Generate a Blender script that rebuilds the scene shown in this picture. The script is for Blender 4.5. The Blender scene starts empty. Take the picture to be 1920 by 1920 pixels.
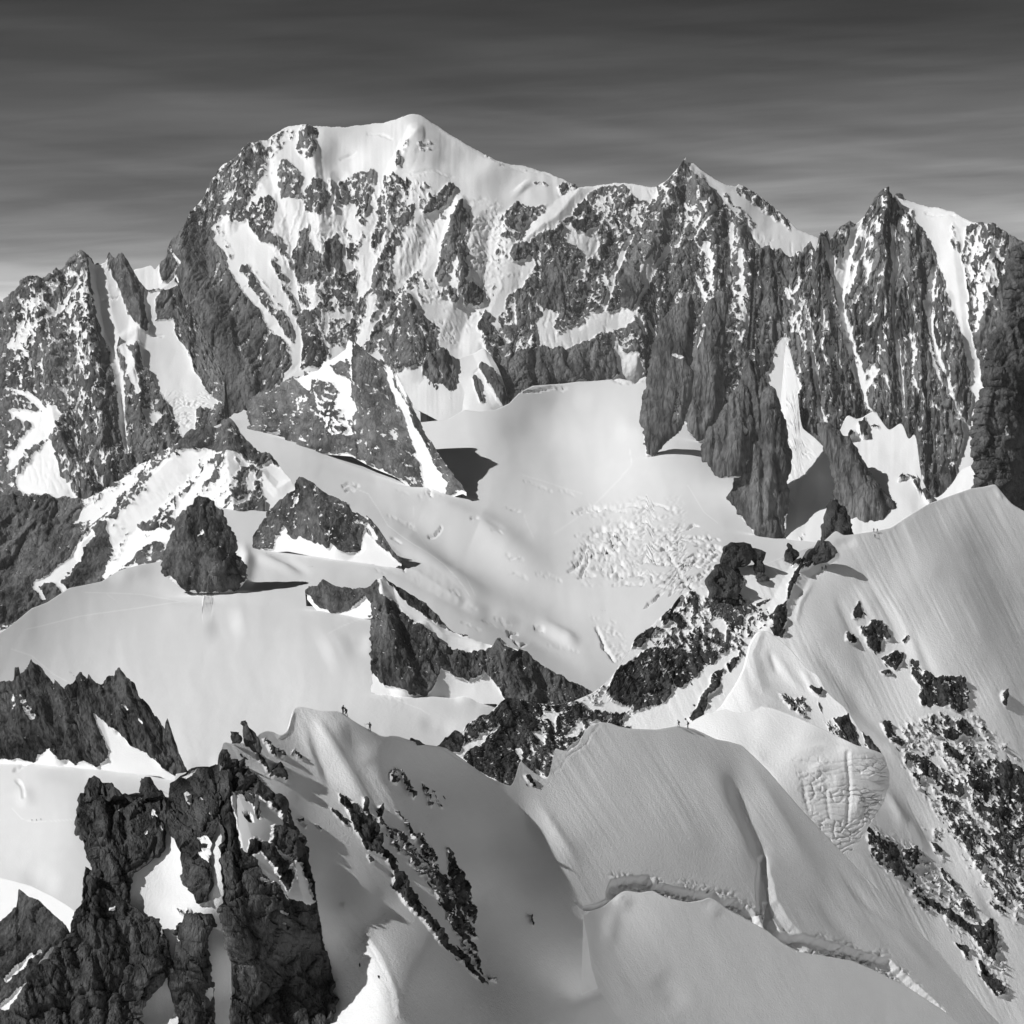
import bpy, bmesh, math, random
import numpy as np
from mathutils import Vector, Matrix

# ---------------------------------------------------------------- camera, sky, sun, exposure
F, HY, CX = 4330.0, 655.0, 960.0        # focal length in pixels of a 1920 frame, horizon row, centre column
scene = bpy.context.scene
cam_data = bpy.data.cameras.new('camera')
cam_data.sensor_width = 36.0
cam_data.lens = 36.0 * F / 1920.0
cam_data.shift_y = -(960.0 - HY) / 1920.0
cam_data.clip_start = 1.0
cam_data.clip_end = 90000.0
cam = bpy.data.objects.new('camera', cam_data)
cam.rotation_euler = (math.radians(90), 0, 0)
scene.collection.objects.link(cam)
scene.camera = cam

SUN_EL, SUN_AZ = math.radians(40.5), math.radians(-115.0)   # azimuth from +Y, clockwise: the sun stands to the left
SUN = Vector((math.sin(SUN_AZ) * math.cos(SUN_EL), math.cos(SUN_AZ) * math.cos(SUN_EL), math.sin(SUN_EL)))
sun_data = bpy.data.lights.new('sun', 'SUN')
sun_data.energy = 3.75
sun_data.angle = math.radians(0.53)
sun_data.color = (1.0, 1.0, 1.0)
sun = bpy.data.objects.new('sun', sun_data)
sun.rotation_euler = SUN.to_track_quat('Z', 'Y').to_euler()
sun.location = (-3000, 0, 3000)
scene.collection.objects.link(sun)

world = bpy.data.worlds.new('World')
scene.world = world
world.use_nodes = True
nt = world.node_tree
nt.nodes.clear()
def N(tree, kind, **kw):
    n = tree.nodes.new(kind)
    for k, v in kw.items():
        if k.startswith('i_'):
            n.inputs[int(k[2:])].default_value = v
        else:
            setattr(n, k, v)
    return n
out = N(nt, 'ShaderNodeOutputWorld')
bg = N(nt, 'ShaderNodeBackground')
sky = N(nt, 'ShaderNodeTexSky', sky_type='NISHITA', sun_disc=False)
sky.sun_elevation = SUN_EL
sky.sun_rotation = SUN_AZ % (2 * math.pi)
sky.altitude = 3800.0
sky.air_density = 1.0
sky.dust_density = 1.5
sky.ozone_density = 1.0
sep = N(nt, 'ShaderNodeSeparateColor')                      # black and white film behind a red filter
nt.links.new(sky.outputs[0], sep.inputs[0])
# thin stretched cirrus veils
tc = N(nt, 'ShaderNodeTexCoord')
sxyz = N(nt, 'ShaderNodeSeparateXYZ')
nt.links.new(tc.outputs['Generated'], sxyz.inputs[0])
def wmath(op, a, b=None, c=None):
    n = N(nt, 'ShaderNodeMath', operation=op)
    for i, v in enumerate((a, b, c)):
        if v is None: continue
        if isinstance(v, (int, float)): n.inputs[i].default_value = v
        else: nt.links.new(v, n.inputs[i])
    return n.outputs[0]
def wnoise(sx, sz, tilt, detail, seed):
    cmb = N(nt, 'ShaderNodeCombineXYZ')
    zt = wmath('MULTIPLY_ADD', sxyz.outputs[0], tilt, sxyz.outputs[2])
    nt.links.new(wmath('MULTIPLY', sxyz.outputs[0], sx), cmb.inputs[0])
    nt.links.new(wmath('MULTIPLY', sxyz.outputs[1], sx), cmb.inputs[1])
    nt.links.new(wmath('MULTIPLY_ADD', zt, sz, seed), cmb.inputs[2])
    n = N(nt, 'ShaderNodeTexNoise')
    n.inputs['Scale'].default_value = 1.0
    n.inputs['Detail'].default_value = detail
    n.inputs['Roughness'].default_value = 0.55
    n.inputs['Distortion'].default_value = 0.35
    nt.links.new(cmb.outputs[0], n.inputs['Vector'])
    return n.outputs['Fac']
n1 = wnoise(2.6, 26.0, 0.07, 3.0, 3.4)
n2 = wnoise(9.0, 120.0, -0.05, 6.0, 9.7)
cir = wmath('MULTIPLY_ADD', n2, 0.42, wmath('MULTIPLY', n1, 0.9))
mr = N(nt, 'ShaderNodeMapRange')
mr.inputs['From Min'].default_value = 0.46; mr.inputs['From Max'].default_value = 0.92
mr.inputs['To Min'].default_value = 0.84; mr.inputs['To Max'].default_value = 1.22
nt.links.new(cir, mr.inputs['Value'])
skyv = wmath('MULTIPLY', sep.outputs[0], mr.outputs[0])
skyv = wmath('MULTIPLY', wmath('POWER', wmath('MULTIPLY', skyv, 0.3), 3.3), 2.86)   # darkroom contrast of the red filter
nt.links.new(skyv, bg.inputs['Color'])
bg.inputs['Strength'].default_value = 0.05
nt.links.new(bg.outputs[0], out.inputs[0])

scene.view_settings.view_transform = 'Standard'
scene.view_settings.look = 'None'
scene.view_settings.exposure = 0.0
scene.view_settings.gamma = 1.0
scene.render.engine = 'CYCLES'
scene.cycles.max_bounces = 6
scene.cycles.diffuse_bounces = 4
scene.cycles.volume_bounces = 0

# ---------------------------------------------------------------- noise
_rs = np.random.RandomState(7)
_perm = _rs.permutation(512).astype(np.int32)
_perm = np.concatenate([_perm, _perm])
_ga = _rs.rand(512) * 2 * np.pi
_gx, _gy = np.cos(_ga).astype(np.float32), np.sin(_ga).astype(np.float32)
def noise(x, y, seed=0):
    x = np.asarray(x, np.float32) + seed * 17.13; y = np.asarray(y, np.float32) + seed * 7.71
    xf = np.floor(x); yf = np.floor(y)
    xi = xf.astype(np.int32) & 511; yi = yf.astype(np.int32) & 511
    x = x - xf; y = y - yf
    u = x * x * x * (x * (x * 6 - 15) + 10); v = y * y * y * (y * (y * 6 - 15) + 10)
    xi1 = (xi + 1) & 511; yi1 = (yi + 1) & 511
    a = _perm[_perm[xi] + yi]; b = _perm[_perm[xi1] + yi]
    c = _perm[_perm[xi] + yi1]; d = _perm[_perm[xi1] + yi1]
    n00 = _gx[a] * x + _gy[a] * y; n10 = _gx[b] * (x - 1) + _gy[b] * y
    n01 = _gx[c] * x + _gy[c] * (y - 1); n11 = _gx[d] * (x - 1) + _gy[d] * (y - 1)
    return (n00 + u * (n10 - n00) + v * ((n01 + u * (n11 - n01)) - (n00 + u * (n10 - n00)))) * 1.5
def fbm(x, y, octs=4, seed=0, gain=0.5):
    t = 0; a = 1.0; f = 1.0
    for i in range(octs):
        t = t + a * noise(x * f, y * f, seed + i * 3); a *= gain; f *= 2.03
    return t
def ridged(x, y, seed=0):
    return 1.0 - 2.0 * np.abs(noise(x, y, seed))

def facets(x, y, seed=0):
    """angular blocks: every cell of a Voronoi split is a tilted plane of its own; also the distance to the joint"""
    x = np.asarray(x, np.float32) + seed * 13.7; y = np.asarray(y, np.float32) + seed * 5.3
    xi = np.floor(x).astype(np.int32); yi = np.floor(y).astype(np.int32)
    d1 = np.full(x.shape, 9.0, np.float32); d2 = d1.copy(); h = np.zeros(x.shape, np.float32)
    for a in (-1, 0, 1):
        for b in (-1, 0, 1):
            k = _perm[_perm[(xi + a) & 511] + ((yi + b) & 511)]
            ox = x - (xi + a + 0.5 + 0.42 * _gx[k]); oy = y - (yi + b + 0.5 + 0.42 * _gy[k])
            d = ox * ox + oy * oy
            k2 = _perm[k + 37]
            hh = _gx[k2] * ox * 0.9 + _gy[k2] * oy * 0.5 + 0.5 * _gy[_perm[k2 + 11]]
            m = d < d1
            d2 = np.where(m, d1, np.minimum(d2, d)); h = np.where(m, hh, h); d1 = np.where(m, d, d1)
    return h, np.sqrt(d2) - np.sqrt(d1)

# ---------------------------------------------------------------- surfaces from aspect and slope
def pts(s):
    return [tuple(float(v) for v in p.split(',')) for p in s.split()]
def normal_of(az, sl):
    a, s = math.radians(az), math.radians(sl)
    return (math.sin(a) * math.sin(s), -math.cos(a) * math.sin(s), math.cos(s))
def fit(ctrl, anch, reg=0.06, turn=0.0):
    """log-distance field over the picture plane whose surface has the given aspect / slope at the control points"""
    rows = []
    for (x, y, az, sl) in ctrl:
        n = normal_of(az + turn, sl)
        nr = n[0] * (x - CX) / F + n[1] + n[2] * (HY - y) / F
        nr = min(nr, -0.12)
        rows.append((1, x / 100, y / 100, -n[0] / (F * nr) * 100))
        rows.append((2, x / 100, y / 100, n[2] / (F * nr) * 100))
    for (x, y, D) in anch:
        rows.append((0, x / 100, y / 100, math.log(D)))
    return solve(rows, reg)
def fit_z(ctrl, reg=0.0):
    """plane-exact inverse-distance field through points of known height (metres under the camera)"""
    return solve([(0, x / 100, y / 100, (y - HY) / (-z * F) * 1e4) for (x, y, z) in ctrl], reg)
def solve(rows, reg):
    n = len(rows)
    T = np.array([r[0] for r in rows]); X = np.array([r[1] for r in rows]); Y = np.array([r[2] for r in rows])
    V = np.array([r[3] for r in rows])
    dx = X[:, None] - X[None, :]; dy = Y[:, None] - Y[None, :]
    r = np.sqrt(dx * dx + dy * dy) + 1e-9
    phi, px, py = r ** 3, 3 * r * dx, 3 * r * dy
    pxx, pyy, pxy = 3 * (dx * dx / r + r), 3 * (dy * dy / r + r), 3 * dx * dy / r
    A = np.zeros((n + 3, n + 3))
    ti, tj = T[:, None] * np.ones((1, n), int), np.ones((n, 1), int) * T[None, :]
    M = np.zeros((n, n))
    for (a, b, val) in ((0, 0, phi), (0, 1, -px), (0, 2, -py), (1, 0, px), (2, 0, py),
                        (1, 1, -pxx), (2, 2, -pyy), (1, 2, -pxy), (2, 1, -pxy)):
        m = (ti == a) & (tj == b); M[m] = val[m]
    M += np.diag(np.where(T == 0, reg * 0.02, reg))
    A[:n, :n] = M
    B = np.stack([np.where(T == 0, 1.0, 0), np.where(T == 0, X, np.where(T == 1, 1.0, 0)),
                  np.where(T == 0, Y, np.where(T == 2, 1.0, 0))], 1)
    A[:n, n:] = B; A[n:, :n] = B.T
    c = np.linalg.solve(A, np.concatenate([V, np.zeros(3)]))
    return (T, X, Y, c)
def evaluate(model, x, y):
    T, X, Y, c = model
    x = np.asarray(x, np.float64) / 100; y = np.asarray(y, np.float64) / 100
    s = c[-3] + c[-2] * x + c[-1] * y
    for k in range(len(T)):
        dx = x - X[k]; dy = y - Y[k]
        r = np.sqrt(dx * dx + dy * dy)
        if T[k] == 0: s += c[k] * r ** 3
        elif T[k] == 1: s += c[k] * (-3 * r * dx)
        else: s += c[k] * (-3 * r * dy)
    return s

# ---------------------------------------------------------------- traced regions and strokes
def poly_sd(x, y, poly):
    """signed distance, positive inside"""
    inside = np.zeros(x.shape, bool); d2 = np.full(x.shape, 1e12)
    n = len(poly)
    for i in range(n):
        x0, y0 = poly[i]; x1, y1 = poly[(i + 1) % n]
        ex, ey = x1 - x0, y1 - y0
        L = ex * ex + ey * ey + 1e-9
        t = np.clip(((x - x0) * ex + (y - y0) * ey) / L, 0, 1)
        d2 = np.minimum(d2, (x - x0 - t * ex) ** 2 + (y - y0 - t * ey) ** 2)
        if y0 != y1:
            c = ((y0 > y) != (y1 > y)) & (x < ex * (y - y0) / ey + x0)
            inside ^= c
    return np.where(inside, 1, -1) * np.sqrt(d2)
def stroke_d(x, y, line):
    """distance over local width, and signed side"""
    best = np.full(x.shape, 1e9); side = np.zeros(x.shape); n = len(line) - 1
    for i in range(n):
        x0, y0, w0 = line[i]; x1, y1, w1 = line[i + 1]
        ex, ey = x1 - x0, y1 - y0
        L = ex * ex + ey * ey + 1e-9
        t = np.clip(((x - x0) * ex + (y - y0) * ey) / L, 0, 1)
        d = np.sqrt((x - x0 - t * ex) ** 2 + (y - y0 - t * ey) ** 2)
        q = d / np.maximum(w0 + t * (w1 - w0), 0.4)
        m = q < best
        best = np.where(m, q, best)
        side = np.where(m, (i + t) / n, side)
    return best, side
def bbox_mask(x, y, p, pad):
    xs = [q[0] for q in p]; ys = [q[1] for q in p]
    return (x > min(xs) - pad) & (x < max(xs) + pad) & (y > min(ys) - pad) & (y < max(ys) + pad)
def R(p, s): return ('R', p, pts(s))
def L(p, s): return ('L', p, pts(s))          # stroke x,y,width
def RIB(a, s): return ('rib', a, pts(s))      # sharp crest (a > 0) or gully (a < 0), height a * width
def SWELL(a, s): return ('swell', a, pts(s))  # rounded, height a in pixels
def STEP(a, soft, s): return ('step', a, pts(s), soft)
def ROUGH(a, w, s): return ('rough', a, pts(s), w)
def TINT(a, s): return ('tint', a, pts(s))
def Z(p, w, stretch, ang, s): return ('Z', p, pts(s), w, stretch, ang)   # fine rock ribs (p > 0) or snow runnels (p < 0)
def CRACK(a, s): return ('crack', a, pts(s))

MATS = {}
def material(name, px, rock=(0.045, 0.12), snow=0.81, bump=1.0, aniso=0.35, lean=0.0, grain=1.0, pure=False):
    """snow over rock: coarse tone and the snow line come from the mesh, the fine grain from noise"""
    m = bpy.data.materials.new(name); m.use_nodes = True
    t = m.node_tree; t.nodes.clear()
    o = N(t, 'ShaderNodeOutputMaterial'); b = N(t, 'ShaderNodeBsdfPrincipled')
    t.links.new(b.outputs[0], o.inputs[0])
    b.inputs['Specular IOR Level'].default_value = 0.1
    b.inputs['Roughness'].default_value = 0.8
    geo = N(t, 'ShaderNodeTexCoord')
    def ma(op, a, bb, c=None, clamp=False):
        n = N(t, 'ShaderNodeMath', operation=op); n.use_clamp = clamp
        for i, v in enumerate((a, bb, c)):
            if v is None: continue
            if isinstance(v, (int, float)): n.inputs[i].default_value = v
            else: t.links.new(v, n.inputs[i])
        return n.outputs[0]
    def mapping(sc, rot=0.0):
        mp = N(t, 'ShaderNodeMapping'); mp.inputs['Scale'].default_value = sc
        mp.inputs['Rotation'].default_value = (0, math.radians(rot), 0)
        t.links.new(geo.outputs['Object'], mp.inputs[0]); return mp.outputs[0]
    def tex(vec, scale, detail, rough=0.55):
        n = N(t, 'ShaderNodeTexNoise')
        n.inputs['Scale'].default_value = scale; n.inputs['Detail'].default_value = detail
        n.inputs['Roughness'].default_value = rough
        t.links.new(vec, n.inputs['Vector']); return n.outputs['Fac']
    tint = N(t, 'ShaderNodeAttribute', attribute_name='tint')
    bp = N(t, 'ShaderNodeBump'); bp.inputs['Strength'].default_value = 1.0
    bp.inputs['Distance'].default_value = px * bump
    t.links.new(bp.outputs[0], b.inputs['Normal'])
    v2 = mapping((1 / px, 1 / px, 1 / px))
    hs = ma('MULTIPLY', tex(v2, 0.28, 3.0, 0.65), 0.34 * grain)
    if grain > 1.2:                                   # wind striations down the fall line
        hs = ma('MULTIPLY_ADD', tex(mapping((1 / px, 1 / px, 0.10 / px), lean if lean else 30.0), 0.22, 3.0, 0.6), 0.40 * grain, hs)
    sv = ma('ADD', tint.outputs['Fac'], snow)
    if pure:
        t.links.new(sv, b.inputs['Base Color']); t.links.new(hs, bp.inputs['Height'])
        return m
    v1 = mapping((1 / px, 1 / px, aniso / px), lean)
    at = N(t, 'ShaderNodeAttribute', attribute_name='rock')
    tone = N(t, 'ShaderNodeAttribute', attribute_name='tone')
    fine = tex(v1, 0.27, 4.0, 0.72)
    edge = ma('MULTIPLY_ADD', ma('SUBTRACT', fine, 0.5), 0.62, at.outputs['Fac'])
    mask = ma('MULTIPLY_ADD', edge, 12.0, 0.5, clamp=True)
    vo = N(t, 'ShaderNodeTexVoronoi', feature='DISTANCE_TO_EDGE'); vo.inputs['Scale'].default_value = 0.12
    t.links.new(v1, vo.inputs['Vector'])
    crack = ma('MULTIPLY', vo.outputs['Distance'], 4.0, clamp=True)
    v = ma('MULTIPLY_ADD', fine, 0.9, tone.outputs['Fac'])
    v = ma('MULTIPLY_ADD', crack, 0.12, v)
    rm = N(t, 'ShaderNodeMapRange')
    rm.inputs['From Min'].default_value = 0.62; rm.inputs['From Max'].default_value = 1.38
    rm.inputs['To Min'].default_value = rock[0]; rm.inputs['To Max'].default_value = rock[1]
    t.links.new(v, rm.inputs['Value'])
    col = N(t, 'ShaderNodeMix', data_type='FLOAT')
    t.links.new(mask, col.inputs[0]); t.links.new(sv, col.inputs[2]); t.links.new(rm.outputs[0], col.inputs[3])
    t.links.new(col.outputs[0], b.inputs['Base Color'])
    hr = ma('MULTIPLY_ADD', crack, 1.5, ma('MULTIPLY', fine, 4.6))
    hm = N(t, 'ShaderNodeMix', data_type='FLOAT')
    t.links.new(mask, hm.inputs[0]); t.links.new(hs, hm.inputs[2]); t.links.new(hr, hm.inputs[3])
    t.links.new(hm.outputs[0], bp.inputs['Height'])
    return m

GRIDS = {}
def tag(o, label=None, cat=None, group=None, kind=None):
    if label: o['label'] = label
    if cat: o['category'] = cat
    if group: o['group'] = group
    if kind: o['kind'] = kind
    return o
def link(o, parent=None):
    scene.collection.objects.link(o)
    if parent is not None: o.parent = parent
    return o
def grid_mesh(name, P, rock=None, tint=None, tone=None, wrap=False):
    r, c = P.shape[:2]
    me = bpy.data.meshes.new(name)
    me.vertices.add(r * c)
    me.vertices.foreach_set('co', np.ascontiguousarray(P, np.float32).ravel())
    idx = np.arange(r * c, dtype=np.int32).reshape(r, c)
    if wrap: idx = np.concatenate([idx, idx[:, :1]], 1)
    q = np.stack([idx[:-1, :-1], idx[1:, :-1], idx[1:, 1:], idx[:-1, 1:]], -1).reshape(-1, 4)
    me.loops.add(q.size); me.loops.foreach_set('vertex_index', q.ravel())
    me.polygons.add(len(q)); me.polygons.foreach_set('loop_start', np.arange(0, q.size, 4, dtype=np.int32))
    me.update(calc_edges=True)
    me.shade_smooth()
    for nm, arr in (('rock', rock), ('tint', tint), ('tone', tone)):
        a = me.attributes.new(nm, 'FLOAT', 'POINT')
        if arr is not None: a.data.foreach_set('value', np.ascontiguousarray(arr, np.float32).ravel())
    return me
def unproject(x, y, D):
    return np.stack([(x - CX) / F * D, D, (HY - y) / F * D], -1)
def base_normals(P, wrap=False):
    if wrap:
        Q = np.concatenate([P[:, -2:], P, P[:, :2]], 1)
        gu = np.gradient(Q, axis=1)[:, 2:-2]
    else:
        gu = np.gradient(P, axis=1)
    gv = np.gradient(P, axis=0)
    n = np.cross(gv, gu)
    n /= np.linalg.norm(n, axis=-1, keepdims=True) + 1e-12
    return n

def surface(name, x, y, D, ops=(), base=0.0, ang=0.0, seed=0, rel=0.22, ws=(90, 40, 18, 9, 5), an=2.6, snow_rel=0.0,
            spk=9.0, warp=1.0, spk_an=1.8, raise_=1.2, flip=None, wrap=False, streak=0.0, top_keep=0, ledge=0.7, ledge_at=0.62, facet=0.32, fw=(30, 13, 6.5), apron=0.0, foot=None, bend=1.0):
    P0 = unproject(x, y, D)
    n = base_normals(P0, wrap)
    if not wrap:
        if np.mean(np.sum(n * P0, -1)) > 0: n = -n
    else:                                             # outwards from the axis
        ax = P0.mean(axis=1, keepdims=True)
        if np.mean(np.sum(n * (P0 - ax), -1)) < 0: n = -n
    s = D / F
    a = math.radians(ang)
    wx = warp * (7 * noise(x / 34, y / 34, seed + 1) + 4 * noise(x / 13, y / 13, seed + 2) + 2.2 * noise(x / 5.5, y / 5.5, seed + 3))
    wy = warp * (7 * noise(x / 34, y / 34, seed + 4) + 4 * noise(x / 13, y / 13, seed + 5) + 2.2 * noise(x / 5.5, y / 5.5, seed + 6))
    X, Y = x + wx, y + wy
    Pm = np.full(x.shape, float(base)); disp = np.zeros(x.shape); tint = np.zeros(x.shape)
    for op in ops:
        k = op[0]
        if k == 'R':
            m = bbox_mask(X, Y, op[2], 4)
            if not m.any(): continue
            al = np.clip(0.5 + poly_sd(X[m], Y[m], op[2]) / 2.5, 0, 1)
            Pm[m] = Pm[m] * (1 - al) + op[1] * al
        elif k == 'L':
            w = max(q[2] for q in op[2]); m = bbox_mask(X, Y, op[2], w + 4)
            if not m.any(): continue
            Xs = X[m] * 0.5 + x[m] * 0.5; Ys = Y[m] * 0.5 + y[m] * 0.5
            q, _ = stroke_d(Xs, Ys, op[2])
            al = np.clip((1.25 - q) / 0.5, 0, 1)
            Pm[m] = Pm[m] * (1 - al) + op[1] * al
        elif k in ('rib', 'swell', 'tint', 'crack'):
            w = max(q[2] for q in op[2]) * (3 if k == 'swell' else 1.5); m = bbox_mask(x, y, op[2], w)
            if not m.any(): continue
            soft = 0.35 if k == 'rib' else (0.6 if k == 'crack' else 0)
            xs = x[m] + soft * wx[m]; ys = y[m] + soft * wy[m]
            q, sd = stroke_d(xs, ys, op[2])
            wl = np.mean([p[2] for p in op[2]])
            if k == 'rib': disp[m] += op[1] * wl * np.clip(1 - q, 0, 1) ** 1.0
            elif k == 'swell':
                tp = np.clip(np.minimum(sd, 1 - sd) / 0.42, 0, 1); disp[m] += op[1] * np.exp(-q * q) * (tp * tp * (3 - 2 * tp))
            elif k == 'crack': disp[m] -= op[1] * np.clip(1.4 - q, 0, 1)
            else: tint[m] += op[1] * np.clip(1.3 - q, 0, 1)
        elif k == 'Z':
            m = bbox_mask(x, y, op[2], 12)
            if not m.any(): continue
            al = np.clip(0.5 + poly_sd(X[m], Y[m], op[2]) / 14, 0, 1)
            b_ = math.radians(op[5]); xx, yy = x[m] + 0.7 * wx[m], y[m] + 0.7 * wy[m]
            u = xx * math.cos(b_) - yy * math.sin(b_); v_ = xx * math.sin(b_) + yy * math.cos(b_)
            rg = 0.65 * ridged(u / op[3], v_ / (op[3] * op[4]), seed + 45) + 0.45 * ridged(u / op[3] * 2.3, v_ / (op[3] * op[4]) * 2.0, seed + 46)
            q = np.clip((rg - 0.70) * 3.6, 0, 1) * al
            if op[1] > 0: Pm[m] = np.maximum(Pm[m], op[1] * q)
            else: Pm[m] = Pm[m] * (1 - q * (-op[1]))
            disp[m] += (2.0 if op[1] > 0 else -1.6) * q
        elif k == 'step':
            m = bbox_mask(x, y, op[2], op[3] + 2)
            if not m.any(): continue
            sd = poly_sd(x[m] + 0.5 * wx[m], y[m] + 0.5 * wy[m], op[2])
            disp[m] += op[1] * np.clip(0.5 + sd / op[3], 0, 1)
        elif k == 'rough':
            m = bbox_mask(x, y, op[2], 30)
            if not m.any(): continue
            al = np.clip(0.5 + poly_sd(x[m], y[m], op[2]) / 24, 0, 1)
            w = op[3]
            xx, yy = X[m], Y[m]
            blocks = ridged(xx / w, yy / (w * 0.6), seed + 40) + 0.5 * ridged(xx / w * 2.2, yy / w * 3.0, seed + 41)
            hh, jj = facets(xx / w, yy / (w * 0.55), seed + 43)
            blocks = 0.35 * np.clip(blocks, -1.0, 0.4) + 0.35 * hh - 1.7 * np.clip(1 - jj / 0.2, 0, 1)
            al = al * np.clip(0.55 + 1.3 * noise(xx / (w * 3.2), yy / (w * 1.4), seed + 44), 0, 1)
            disp[m] += al * op[1] * blocks
    if apron and foot is not None:                    # snow banked against the foot of the rock
        a_ = apron * (0.55 + 0.9 * noise(x / 17, y / 17, seed + 86) + 0.5 * noise(x / 6, y / 6, seed + 87))
        Pm = Pm * np.clip((foot - a_) / 2.0, 0, 1)
    # snow / rock threshold
    xr = X * math.cos(a) - Y * math.sin(a); yr = X * math.sin(a) + Y * math.cos(a)
    th = 0.5 + 0.80 * (0.62 * noise(xr / spk, yr / (spk * spk_an), seed + 11) + 0.42 * noise(xr / spk * 2.1, yr / spk * 2.1 / spk_an, seed + 12)
                       + 0.55 * noise(xr / spk / 2.4, yr / spk / 2.4 / spk_an, seed + 13))
    S = Pm - np.clip(th, 0.06, 0.94)
    S = S - 0.35 * np.clip(1 - Pm / 0.08, 0, 1) + 0.3 * np.clip((Pm - 0.92) / 0.08, 0, 1)
    rw = np.clip(0.5 + S * 4, 0, 1)
    # relief
    x2 = x + bend * (10 * noise(x / 60, y / 60, seed + 20) + 4 * noise(x / 22, y / 22, seed + 21))
    y2 = y + 8 * noise(x / 60, y / 60, seed + 22)
    xr = x2 * math.cos(a) - y2 * math.sin(a); yr = x2 * math.sin(a) + y2 * math.cos(a)
    rr = np.zeros(x.shape); sr = np.zeros(x.shape)
    for i, w in enumerate(ws):
        aw = an if i < 3 else 1 + (an - 1) * 0.6
        lay = ridged(xr / w, yr / (w * aw), seed + 30 + i) * w * rel * (0.6, 0.8, 1.0, 1.15, 1.2)[i]
        rr += lay
        if i < 3: sr += lay
    if facet:
        for i, w in enumerate(fw):
            h, joint = facets(xr / w, yr / (w * (1.0 + 0.45 * (an - 1))), seed + 90 + i)
            rr += facet * w * (0.55 * h - 0.22 * np.clip(1 - joint / 0.16, 0, 1))
    pw = np.clip(Pm, 0, 1)
    disp += (0.30 * pw + 0.70 * rw) * rr + raise_ * rw
    if snow_rel:
        sn = snow_rel * (9 * noise(xr / 70, yr / 150, seed + 50) + 3.5 * noise(xr / 27, yr / 70, seed + 51))
        disp += (1 - rw) * sn
    if streak:
        xq = x * math.cos(a) - y * math.sin(a) + 5 * noise(x / 200, y / 200, seed + 57); yq = x * math.sin(a) + y * math.cos(a)
        st = noise(xq / 8, yq / 240, seed + 52) * 0.8 + noise(xq / 3.6, yq / 170, seed + 53) * 0.55 + 1.2 * noise(xq / 21, yq / 300, seed + 55)
        gate = np.clip(0.5 + 1.1 * noise(x / 110, y / 150, seed + 54), 0, 1)
        disp += (1 - rw) * streak * st * gate
    if top_keep:
        fade = np.clip(np.arange(x.shape[0]) / top_keep, 0, 1)[:, None]
        disp = disp * (0.15 + 0.85 * fade)
    P = P0 + n * (disp * s)[..., None]
    if ledge:
        dn = base_normals(P, wrap)
        if np.mean(np.sum(dn * n, -1)) < 0: dn = -dn
        S = S - ledge * np.clip(dn[..., 2] - ledge_at, 0, 0.5) * (Pm < 1.5)
    GRIDS[name] = (x, y, P, n, s)
    tone = 0.5 + 0.42 * noise(xr / 60, yr / 110, seed + 80) + 0.32 * noise(xr / 15, yr / 34, seed + 81) + 0.22 * noise(xr / 6.5, yr / 12, seed + 82)
    tint = tint + 0.012 * noise(x / 45, y / 45, seed + 83) + 0.012 * noise(x / 14, y / 14, seed + 84)
    return P, S, tint, tone

def smooth1(v, sig):
    if sig <= 0: return v
    r = int(sig * 3) + 1
    k = np.exp(-0.5 * (np.arange(-r, r + 1) / sig) ** 2); k /= k.sum()
    return np.convolve(np.pad(v, r, 'edge'), k, 'valid')

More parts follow.
